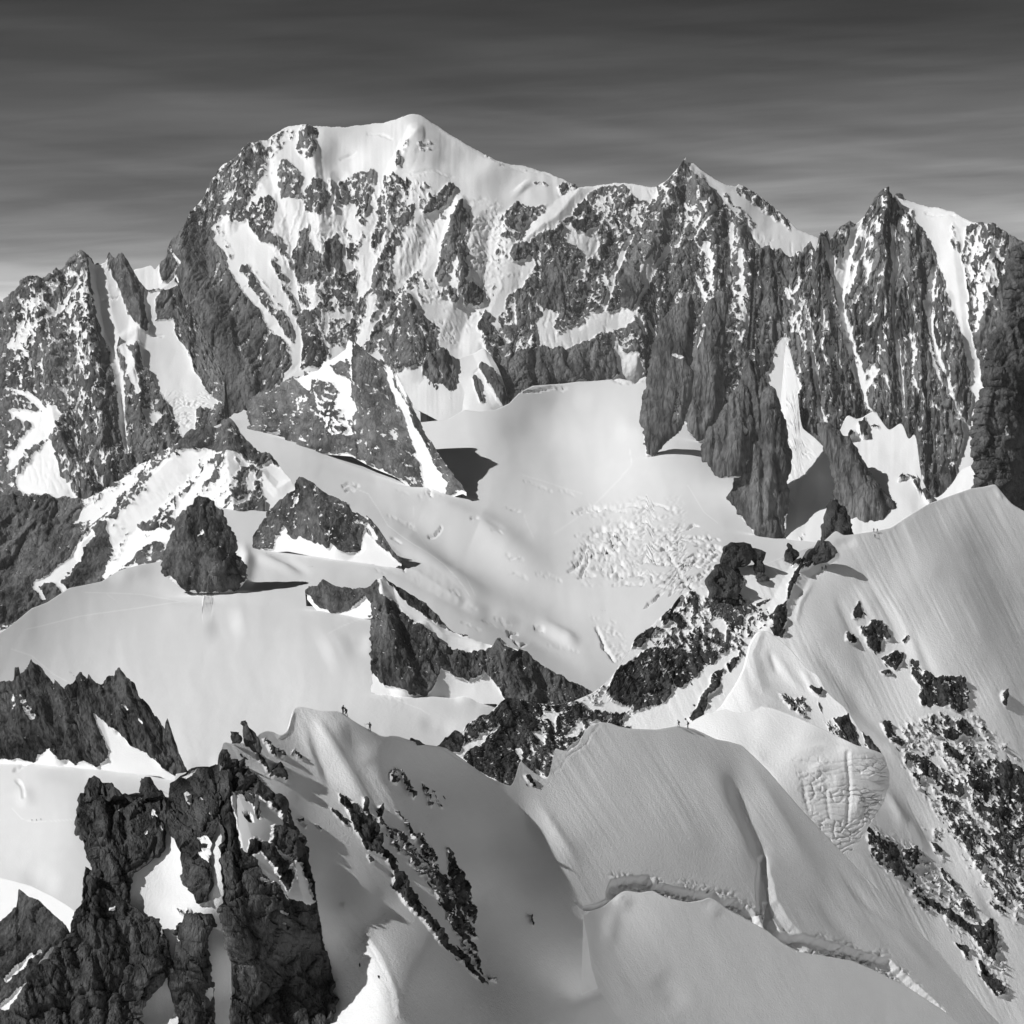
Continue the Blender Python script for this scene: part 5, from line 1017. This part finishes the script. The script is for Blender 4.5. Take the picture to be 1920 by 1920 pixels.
pillar('horn', [(1466,272,276,.5),(1476,266,288,.5),(1486,262,302,.5),(1500,240,310,.5)], 367, 'pointed right horn on top of the heart-shaped tower', 'rock horn', m_rock, parent=heart, follow=(gully_fit, -.9), lean=.3, bulge=.4, seed=26, **nk)
pillar('rock_tower', [(1437,402,414,.5),(1448,352,416,.5),(1456,340,416,.5),(1470,318,416,.5),(1490,316,415,.5),(1530,313,412,.5),(1560,320,406,.45),(1575,330,398,.45),(1590,337,396,.45),(1620,340,396,.45),(1645,342,398,.45),(1655,345,396,.5),(1672,362,392,.5),(1690,374,388,.5)], 372,
 'square-shouldered dark rock tower capped by snow between tower and slab', 'rock tower', m_rock, follow=(gully_fit, -.8), lean=.5, bulge=.2, seed=27, ang=8,
 ops=[R(.0, "370,1568 398,1574 400,1600 392,1606 378,1600 372,1590"), R(.6, "376,1585 390,1580 388,1592 380,1594"), L(.0, "348,1490,2 355,1502,3"), L(.0, "374,1500,2 379,1502,2.5"), L(.0, "392,1530,2 397,1538,2"), L(.0, "340,1460,2 365,1448,3"), L(.05, "375,1600,4 392,1612,4"), RIB(-.7, "352,1490,7 372,1540,8 360,1590,7")], **nk)
slab_ops = [
 R(.0, "436,1488 452,1486 470,1492 500,1505 522,1520 535,1535 548,1568 530,1555 512,1548 505,1575 500,1580 480,1572 468,1575 462,1600 455,1590 448,1560 440,1530 436,1510"),
 R(.97, "452,1484 470,1492 482,1505 492,1532 488,1536 475,1515 460,1500"), R(.97, "455,1518 470,1520 480,1536 470,1542 458,1532"), R(.9, "520,1520 538,1520 545,1540 552,1562 545,1568 530,1545"),
 R(.0, "472,1602 492,1598 505,1615 520,1640 530,1665 540,1690 522,1670 500,1645 480,1615"), R(.0, "536,1625 558,1615 572,1625 570,1640 582,1665 588,1692 570,1698 550,1690 535,1675 545,1660 548,1640"), L(.0, "515,1590,3 528,1605,3 545,1622,2"), L(.0, "490,1648,2 505,1655,3"), L(.0, "511,1682,2 516,1688,2"), L(.0, "523,1708,2 535,1714,2"), L(.05, "524,1730,1 530,1738,2"),
 RIB(.6, "425,1440,12 430,1560,18 440,1700,24 480,1850,30"), RIB(-.5, "440,1560,10 460,1680,14 470,1780,14"), RIB(.4, "540,1580,16 560,1680,18 600,1800,24"), RIB(-.5, "432,1660,8 446,1720,9 465,1800,9")]
pillar('rock_slab', [(1424,424,440,.4),(1430,414,455,.35),(1445,411,466,.35),(1480,409,505,.35),(1517,408,541,.38),(1575,410,566,.4),(1632,410,581,.42),(1695,413,594,.45),(1750,424,607,.5),(1800,431,620,.5),(1840,434,637,.5),(1870,435,632,.5),(1900,436,618,.5),(1960,436,610,.5)], 381, follow=(near_fit, -.4),
 label='tall leaning gneiss slab with snow patches beside the snow face at lower left', cat='rock slab', mat=m_rock, lean=.5, bulge=.3, seed=28, ang=12, ops=slab_ops, **nk)
pillar('rock_block', [(1722,358,372,.5),(1732,348,390,.5),(1755,342,398,.5),(1790,334,400,.5),(1810,328,401,.5),(1850,326,401,.5),(1900,330,402,.5),(1960,330,402,.5)], 352, 'dark upright rock block low in the gully near the bottom edge', 'rock block', m_rock, follow=(gully_fit, -2.4), lean=.4, bulge=.45, seed=29, ops=[R(.0, "380,1862 398,1852 402,1868 390,1875")], **nk)
pillar('rock_mass', [(1628,158,168,.5),(1650,152,180,.5),(1685,150,232,.5),(1705,140,262,.5),(1722,132,300,.5),(1745,124,308,.5),(1770,112,314,.5),(1800,92,322,.5),(1826,70,326,.5),(1850,52,300,.5),(1880,36,276,.5),(1910,22,270,.5),(1970,0,262,.5)], 356,
 'massive dark rock buttress filling the lower left corner under the tower', 'rock buttress', m_rock, follow=(gully_fit, -2.8), lean=.5, bulge=.22, seed=30, ang=10, ops=[R(.0, "204,1703 216,1698 216,1706 208,1708"), L(.1, "303,1735,1.5 304,1755,2"), RIB(.5, "170,1650,20 180,1760,30 170,1880,40"), RIB(-.5, "135,1750,14 150,1830,16 170,1900,16"), RIB(-.5, "220,1720,14 250,1800,16 240,1900,16"), RIB(.5, "290,1720,14 300,1800,18"), RIB(.45, "110,1800,14 100,1900,18")], **nk)
sheet('snow_ridge', -160, 156, "-20,1640 22,1650 60,1661 100,1681 130,1700 156,1722", "-20,1760 156,1760", fit([(40,1670,-40,28),(110,1700,-36,32)], [(60,1680,640)]),
 'sunlit white snow ridge behind the corner rock at left edge', 'snow ridge', material('ridge_snow', 0.15, pure=True), step=2.5, smooth=3, base=0.0, seed=31, snow_rel=.05)
sheet('corner_rock', -160, 140, "-20,1740 22,1716 34,1702 37,1674 40,1671 48,1676 58,1684 75,1689 85,1700 100,1714 115,1728 124,1738 132,1750 140,1764", "-20,1990 140,1990",
 fit([(60,1760,-15,58),(30,1850,-20,58),(110,1800,5,60),(60,1900,-10,58)], [(60,1760,560)]), 'dark rock wedge with slanting snow ledges at lower left corner', 'rock wedge', material('corner_gneiss', 0.13, rock=(0.028, 0.125), aniso=.6, lean=-20),
 step=1.9, jag=1.6, base=.99, ang=-30, seed=32, rel=.14, an=2.0, ws=(50, 26, 13, 7, 4), warp=.6, ops=[L(.0, "15,1838,6 40,1812,6 60,1790,4"), L(.0, "10,1888,9 45,1858,8 70,1830,6 98,1780,3"), L(.2, "65,1795,3 78,1786,3")])
pillar('dark_wall', [(455,1909,2160,.2),(500,1897,2160,.2),(560,1887,2160,.2),(620,1869,2160,.2),(660,1857,2160,.2),(700,1847,2160,.2),(745,1845,2160,.2),(765,1831,2160,.2),(790,1824,2160,.2),(850,1828,2160,.2),(900,1829,2160,.2),(960,1831,2160,.2),(1020,1831,2160,.2)], 1800,
 'near dark rock wall cut off by the right edge', 'rock wall', material('dark_wall_rock', 0.42, rock=(0.045, 0.17), aniso=.6), lean=.15, bulge=.35, seed=33, tilt=.9, base=.995, rel=.10, an=1.6, ws=(60, 30, 15, 8, 4.5), warp=.6, ops=[L(.2, "1885,800,2 1888,815,3")])

# ================================================================ boulders and pinnacles on the crests
m_boulder = material('boulder_gneiss', 0.16, rock=(0.028, 0.11), aniso=.8)
bk = dict(base=.985, facet=.4, fw=(30, 15), flat=True, rel=.03, an=1.3, spk=5, ws=(40, 20, 10, 6, 4), warp=.5, step=4.0, edge=1.6, kind=None, lean=.2, power=.35, bulge=.3)
def boulder(name, rows, at_, label, cat, seed, lift=0.0, surf='snow_slope', mat=None, **kw):
    P, n_, s_ = on(surf, *at_)
    k = dict(bk); k.update(kw)
    return pillar(name, rows, P.y + lift, label, cat, mat or m_boulder, seed=seed, **k)
boulder('boulder', [(1016,1368,1380,.5),(1022,1360,1400,.55),(1040,1351,1408,.6),(1055,1351,1404,.6),(1067,1358,1388,.5)], (1375,1072), 'large square dark boulder topping the rocky crest at centre right', 'boulder', 101, -.8)
boulder('boulder', [(1028,1408,1420,.5),(1037,1405,1436,.55),(1050,1404,1434,.6),(1062,1412,1431,.6),(1076,1421,1429,.5)], (1425,1082), 'hanging dark boulder joined to the right of the large square boulder', 'boulder', 102, -.6)
boulder('boulder', [(1074,1424,1430,.5),(1082,1420,1434,.5),(1090,1419,1436,.5)], (1428,1090), 'small wedge rock just below the hanging boulder', 'boulder', 103, -1)
boulder('boulder', [(1060,1345,1352,.5),(1075,1337,1386,.5),(1090,1325,1402,.5),(1102,1331,1396,.5),(1120,1330,1382,.5)], (1360,1125), 'blocky dark rock heap below the large square boulder', 'boulder', 104, -1)
boulder('rock_pinnacle', [(1018,1476,1479,.5),(1030,1474,1491,.5),(1042,1472,1501,.5),(1052,1471,1492,.5)], (1485,1056), 'small pointed dark pinnacle alone on the snow crest', 'rock pinnacle', 105, -.5, facet=.3, edge=.8)
boulder('boulder', [(1014,1537,1558,.5),(1025,1529,1571,.55),(1040,1511,1572,.6),(1052,1511,1560,.6),(1064,1503,1520,.5)], (1540,1066), 'rounded dark boulder heap in the notch of the snow crest', 'boulder', 106, -.8)
boulder('rock_tower', [(938,1560,1568,.5),(950,1553,1583,.55),(970,1543,1595,.6),(990,1540,1600,.62),(1006,1541,1602,.62),(1030,1543,1590,.6)], (1565,1000), 'dark domed rock tower behind the crest in front of granite pillar', 'rock tower', 107, 560, lean=.3)
boulder('rock_pinnacle', [(1352,455,458,.4),(1362,456,468,.4),(1375,457,480,.45),(1390,459,489,.5),(1402,466,489,.5),(1411,474,486,.5)], (475,1410), 'sharp dark pinnacle at the left end of the near snow ridge', 'rock pinnacle', 108, -1.0, surf='snow_face', mat=m_rock, facet=.25, edge=.8)
boulder('boulder', [(1373,438,446,.5),(1383,436,451,.5),(1394,438,450,.5)], (445,1398), 'small dark boulder left of the sharp pinnacle on the near ridge', 'boulder', 109, -.6, surf='snow_face', mat=m_rock)
boulder('boulder', [(1405,417,424,.5),(1418,415,428,.5),(1432,416,426,.5)], (422,1436), 'little rock below the cornice at the left end of near ridge', 'boulder', 110, -.6, surf='snow_face', mat=m_rock)
boulder('boulder', [(1383,768,776,.5),(1390,765,786,.5),(1398,768,790,.5)], (778,1396), 'low dark stone half buried in the near ridge crest', 'boulder', 111, 1.2, surf='snow_face', mat=m_rock)

# ---------------------------------------------------------------- loose rocks frozen into the slopes
rng = random.Random(5)
m_stone = material('slope_stone', 0.15, rock=(0.024, 0.105), aniso=1.0)
def stone_mesh(k):
    bm = bmesh.new()
    for i in range(11):
        v = Vector((rng.gauss(0, 1), rng.gauss(0, 1), rng.gauss(0, 1))).normalized() * rng.uniform(.72, 1.0)
        bm.verts.new(v)
    bmesh.ops.convex_hull(bm, input=bm.verts[:])
    for v in [v for v in bm.verts if not v.link_faces]: bm.verts.remove(v)
    me = bpy.data.meshes.new('rock'); bm.to_mesh(me); bm.free()
    for nm, val in (('rock', 1.0), ('tint', 0.0), ('tone', 0.5)):
        a = me.attributes.new(nm, 'FLOAT', 'POINT')
        a.data.foreach_set('value', np.full(len(me.vertices), val + (rng.uniform(-.12, .12) if nm == 'tone' else 0), np.float32))
    me.materials.append(m_stone)
    return me
stones = [stone_mesh(k) for k in range(9)]
def put_stone(surf, parent, px, py, size, fall=28.0, stretch=1.7):
    P, n_, s_ = on(surf, px, py)
    o = bpy.data.objects.new('rock', rng.choice(stones))
    f = math.radians(fall + rng.uniform(-18, 18))
    down = Vector((math.sin(f), -0.25, -math.cos(f))); down = (down - n_ * down.dot(n_)).normalized()
    side = n_.cross(down).normalized()
    k = size * s_
    M = Matrix((side * k * rng.uniform(.6, .9), down * k * stretch * rng.uniform(.7, 1.1), n_ * k * rng.uniform(.45, .75))).transposed()
    o.matrix_world = Matrix.Translation(P + n_ * k * 0.12) @ M.to_4x4()
    scene.collection.objects.link(o); o.parent = parent
    return o
def scatter(surf, parent, ops_, xmin, count, smin, smax, fall, stretch, ymin=0):
    polys = [o[2] for o in ops_ if o[0] == 'R' and o[1] >= .4 and min(q[0] for q in o[2]) > xmin and min(q[1] for q in o[2]) > ymin]
    areas = [max(p_[0] for p_ in q) - min(p_[0] for p_ in q) for q in polys]
    areas = [a * (max(p_[1] for p_ in q) - min(p_[1] for p_ in q)) for a, q in zip(areas, polys)]
    tot = sum(areas); n = 0
    for q, a in zip(polys, areas):
        x0, x1 = min(p_[0] for p_ in q), max(p_[0] for p_ in q); y0, y1 = min(p_[1] for p_ in q), max(p_[1] for p_ in q)
        for _ in range(max(1, round(count * a / tot))):
            for t in range(12):
                px, py = rng.uniform(x0 - 6, x1 + 6), rng.uniform(y0 - 6, y1 + 6)
                if px < 1905 and poly_sd(np.array([px]), np.array([py]), q)[0] > -5: break
            put_stone(surf, parent, px, py, rng.uniform(smin, smax) ** 1.0 * (1.6 if rng.random() < .15 else 1), fall, stretch); n += 1
    return n
scatter('snow_slope', slope, slope_ops, 1580, 170, 1.2, 3.4, 27, 2.1, 1100)
scatter('snow_slope', slope, [o for o in slope_ops if o[0] == 'R' and max(q[0] for q in o[2]) < 1400], 1000, 70, 1.6, 4.0, 5, 1.3)
scatter('snow_face', near, j_ops, 600, 50, 1.6, 3.4, 30, 2.4)
scatter('snow_shoulder', shoulder, k_ops, 1440, 30, 1.8, 4.0, 25, 1.6)

# ================================================================ climbers
def flat_mat(name, v, rough=0.8):
    m = bpy.data.materials.new(name); m.use_nodes = True
    t = m.node_tree; b = t.nodes['Principled BSDF']
    n = N(t, 'ShaderNodeTexNoise'); n.inputs['Scale'].default_value = 9.0; n.inputs['Detail'].default_value = 3.0
    r = N(t, 'ShaderNodeMapRange'); r.inputs['To Min'].default_value = v * 0.75; r.inputs['To Max'].default_value = v * 1.25
    t.links.new(n.outputs['Fac'], r.inputs['Value']); t.links.new(r.outputs[0], b.inputs['Base Color'])
    b.inputs['Roughness'].default_value = rough
    return m
m_cloth = flat_mat('dark_clothing', 0.022); m_pack = flat_mat('backpack_fabric', 0.03); m_helmet = flat_mat('helmet_shell', 0.12, 0.4); m_pole = flat_mat('pole_metal', 0.05, 0.4)
def body_mesh(name, joints, bones, radii):
    me = bpy.data.meshes.new(name)
    names = list(joints); idx = {k: i for i, k in enumerate(names)}
    me.from_pydata([joints[k] for k in names], [(idx[a], idx[b]) for a, b in bones], [])
    o = bpy.data.objects.new(name, me); scene.collection.objects.link(o)
    sk = o.modifiers.new('skin', 'SKIN'); sk.use_smooth_shade = True
    for i, k in enumerate(names):
        me.skin_vertices[0].data[i].radius = radii[k]; me.skin_vertices[0].data[i].use_root = (k == 'pelvis')
    sub = o.modifiers.new('sub', 'SUBSURF'); sub.levels = 1; sub.render_levels = 1
    dg = bpy.context.evaluated_depsgraph_get(); dg.update()
    res = bpy.data.meshes.new_from_object(o.evaluated_get(dg))
    bpy.data.objects.remove(o)
    res.name = name; res.materials.clear(); res.materials.append(m_cloth)
    return res
BONES = [('pelvis','belly'),('belly','chest'),('chest','neck'),('neck','head'),('head','crown'),('chest','shoulder_l'),('shoulder_l','elbow_l'),('elbow_l','hand_l'),('chest','shoulder_r'),('shoulder_r','elbow_r'),('elbow_r','hand_r'),
         ('pelvis','hip_l'),('hip_l','knee_l'),('knee_l','ankle_l'),('ankle_l','toe_l'),('pelvis','hip_r'),('hip_r','knee_r'),('knee_r','ankle_r'),('ankle_r','toe_r'),
         ('hand_l','finger_l'),('hand_l','thumb_l'),('hand_r','finger_r'),('hand_r','thumb_r')]
RAD = {'pelvis':(.16,.13),'belly':(.15,.12),'chest':(.19,.14),'neck':(.06,.06),'head':(.095,.11),'crown':(.08,.085)}
for s_ in 'lr':
    RAD.update({f'shoulder_{s_}':(.085,.085), f'elbow_{s_}':(.06,.06), f'hand_{s_}':(.045,.04), f'finger_{s_}':(.025,.02), f'thumb_{s_}':(.018,.018), f'hip_{s_}':(.11,.11), f'knee_{s_}':(.075,.075), f'ankle_{s_}':(.055,.06), f'toe_{s_}':(.05,.045)})
def pose(lean=0.08, stride=0.12, arm_l=None, arm_r=None, bend=0.0):
    """facing +y; feet on z = 0"""
    h = 1.0 - bend * 0.2
    J = {'pelvis':(0,0,.95*h),'belly':(0,lean*.4,1.12*h),'chest':(0,lean,1.36*h),'neck':(0,lean*1.3,1.50*h),'head':(0,lean*1.6+.02,1.60*h),'crown':(0,lean*1.6+.02,1.70*h)}
    for sg, k, st in ((-1,'l',stride),(1,'r',-stride)):
        J[f'shoulder_{k}'] = (sg*.20, lean, 1.42*h)
        e, hd = (arm_l if k == 'l' else arm_r) or ((sg*.30, lean-.02, 1.14*h), (sg*.27, lean+.18, .96*h))
        J[f'elbow_{k}'] = e; J[f'hand_{k}'] = hd
        d = (Vector(hd) - Vector(e)).normalized()
        J[f'finger_{k}'] = tuple(Vector(hd) + d * .10); J[f'thumb_{k}'] = tuple(Vector(hd) + d * .03 + Vector((-sg*.06, .03, .02)))
        J[f'hip_{k}'] = (sg*.10, 0, .90*h); J[f'knee_{k}'] = (sg*.12, st*.7+.05+bend*.15, .50*h); J[f'ankle_{k}'] = (sg*.12, st-.02, .08); J[f'toe_{k}'] = (sg*.13, st+.15, .05)
    return J
def pack_mesh():
    bm = bmesh.new(); bmesh.ops.create_cube(bm, size=1.0)
    for v in bm.verts: v.co = Vector((v.co.x * (.34 if v.co.z < 0 else .28), v.co.y * (.22 if v.co.z < 0 else .15), v.co.z * .52))
    bmesh.ops.bevel(bm, geom=bm.edges[:], offset=.05, segments=2, affect='EDGES')
    me = bpy.data.meshes.new('backpack'); bm.to_mesh(me); bm.free(); me.shade_smooth(); me.materials.append(m_pack); return me
def helmet_mesh():
    bm = bmesh.new(); bmesh.ops.create_uvsphere(bm, u_segments=14, v_segments=9, radius=.135)
    bmesh.ops.delete(bm, geom=[v for v in bm.verts if v.co.z < -.03], context='VERTS')
    for v in bm.verts:
        v.co.y *= 1.12
        if v.co.z < .01 and v.co.y > 0: v.co.y += .03
    bmesh.ops.solidify(bm, geom=bm.faces[:], thickness=.012)
    me = bpy.data.meshes.new('helmet'); bm.to_mesh(me); bm.free(); me.shade_smooth(); me.materials.append(m_helmet); return me
BODY = {
 'stand': body_mesh('person', pose(.05, .06), BONES, RAD),
 'walk': body_mesh('person', pose(.14, .22, bend=.25), BONES, RAD),
 'reach': body_mesh('person', pose(.16, .14, arm_l=((-.42, .16, 1.36), (-.72, .22, 1.30)), bend=.3), BONES, RAD)}
PACK, HELM = pack_mesh(), helmet_mesh()
def person(pose_, surf, px, py, turn, label, group=None, size=1.0, parts=True, depth=None):
    P, n_, s_ = on(surf, px, py)
    if depth: P = Vector(unproject(np.float64(px), np.float64(py), np.float64(depth)))
    o = bpy.data.objects.new('person', BODY[pose_]); scene.collection.objects.link(o)
    o.location = P + Vector((0, 0, -.04)); o.rotation_euler = (0, 0, math.radians(turn)); o.scale = (size,) * 3
    tag(o, label, 'person', group)
    if parts:
        ln = {'stand': .05, 'walk': .14, 'reach': .16}[pose_]; h = {'stand': 1.0, 'walk': .95, 'reach': .94}[pose_]
        b = bpy.data.objects.new('backpack', PACK); scene.collection.objects.link(b); b.parent = o; b.location = (0, ln - .24, 1.28 * h); b.rotation_euler = (-ln, 0, 0)
        c = bpy.data.objects.new('helmet', HELM); scene.collection.objects.link(c); c.parent = o; c.location = (0, ln * 1.6 + .03, 1.66 * h)
    return o
person('stand', 'snow_face', 642, 1339, -30, 'taller left climber of the pair on the near snow crest, dark clothing and backpack', 'climbers on the near crest')
person('walk', 'snow_face', 649, 1343, 60, 'right climber of the close pair on the near snow crest, slightly lower', 'climbers on the near crest')
third = person('reach', 'snow_face', 693, 1371, 10, 'lone climber below the pair on the near crest, arm stretched to the left', 'climbers on the near crest')
P, n_, s_ = on('snow_face', 693, 1371)
bm = bmesh.new(); bmesh.ops.create_cone(bm, segments=8, radius1=.012, radius2=.016, depth=1.2, cap_ends=True)
ring = bmesh.ops.create_cone(bm, segments=8, radius1=.028, radius2=.028, depth=.12, cap_ends=True, matrix=Matrix.Translation((0, 0, .6)))
disc = bmesh.ops.create_cone(bm, segments=10, radius1=.05, radius2=.05, depth=.01, cap_ends=True, matrix=Matrix.Translation((0, 0, -.5)))
pm = bpy.data.meshes.new('trekking_pole'); bm.to_mesh(pm); bm.free(); pm.materials.append(m_pole)
po = bpy.data.objects.new('trekking_pole', pm); scene.collection.objects.link(po)
po.location = P + Vector((-.85, .20, .72)); po.rotation_euler = (0, math.radians(-14), 0)
tag(po, 'thin trekking pole held out by the lone climber on the near crest', 'trekking pole')
person('walk', 'snow_face', 1274, 1364, 80, 'left climber of two walking the far end of the near crest', 'climbers at the snow shoulder')
person('stand', 'snow_face', 1289, 1367, 70, 'right climber of two walking the far end of the near crest', 'climbers at the snow shoulder')
person('walk', 'snow_slope', 1542, 1070, 20, 'left climber of the roped pair on the smooth slope below the boulders', 'climbers on the big slope')
person('walk', 'snow_slope', 1549, 1067, 20, 'right climber of the roped pair on the smooth slope below the boulders', 'climbers on the big slope')
person('stand', 'snow_slope', 1638, 998, 30, 'left figure of two on the skyline where the snow crest meets granite pillar', 'climbers on the big slope')
person('walk', 'snow_slope', 1646, 998, 30, 'right figure of two on the skyline where the snow crest meets granite pillar', 'climbers on the big slope')
person('walk', 'snow_slope', 1640, 1009, 30, 'single figure just under the two skyline figures', 'climbers on the big slope')
for surf, spots, lab, grp in (
 ('glacier', [(577,1063),(582,1063.5),(587,1064)], 'tiny skier in the party of three right of the dark rock hump', 'three skiers near the rock hump'),
 ('glacier', [(1126,1144),(1130,1144.5),(1134,1145)], 'tiny skier in the party of three above the small broken crevasse', 'three skiers on the lower glacier'),
 ('glacier', [(130,1262.5),(134,1263),(138,1268)], 'tiny skier in the party of three behind the slate spires', 'three skiers behind the spires'),
 ('glacier', [(501,1040),(507,1043)], 'tiny skier of the pair on the snow bank right of the rock cone', 'two skiers by the rock cone'),
 ('snowfield', [(61,1540),(68,1539),(78,1539)], 'tiny skier in the party of three on the left snowfield track', 'three skiers on the snowfield')):
    for k_, (a_, b_) in enumerate(spots):
        where = ('left', 'right')[k_] if len(spots) == 2 else ('leftmost', 'middle', 'rightmost')[k_]
        person('walk', surf, a_, b_, 90, where + ' ' + lab, grp)

# ================================================================ the thin mountain air between here and the massif
lo, hi = np.array([1e9] * 3), np.array([-1e9] * 3)
for o in scene.objects:
    if o.type == 'MESH' and o.parent is None and o.get('kind') == 'structure':
        c = np.empty(len(o.data.vertices) * 3, np.float32); o.data.vertices.foreach_get('co', c); c = c.reshape(-1, 3)
        lo, hi = np.minimum(lo, c.min(0)), np.maximum(hi, c.max(0))
lo = lo - np.array([50, 50, 1]); hi = hi + np.array([50, 300, 12])
bm = bmesh.new(); bmesh.ops.create_cube(bm, size=1.0)
for v in bm.verts: v.co = Vector([(lo[k] + hi[k]) / 2 + v.co[k] * (hi[k] - lo[k]) for k in range(3)])
hm = bpy.data.meshes.new('haze'); bm.to_mesh(hm); bm.free()
hz = bpy.data.materials.new('thin_haze'); hz.use_nodes = True
ht = hz.node_tree; ht.nodes.clear()
ho = N(ht, 'ShaderNodeOutputMaterial'); hv = N(ht, 'ShaderNodeVolumePrincipled')
hv.inputs['Color'].default_value = (0.92, 0.92, 0.92, 1); hv.inputs['Density'].default_value = 0.9e-5
ht.links.new(hv.outputs[0], ho.inputs['Volume'])
hm.materials.append(hz)
tag(link(bpy.data.objects.new('haze', hm)), 'thin pale mountain air in front of the distant peaks', 'haze', kind='stuff')
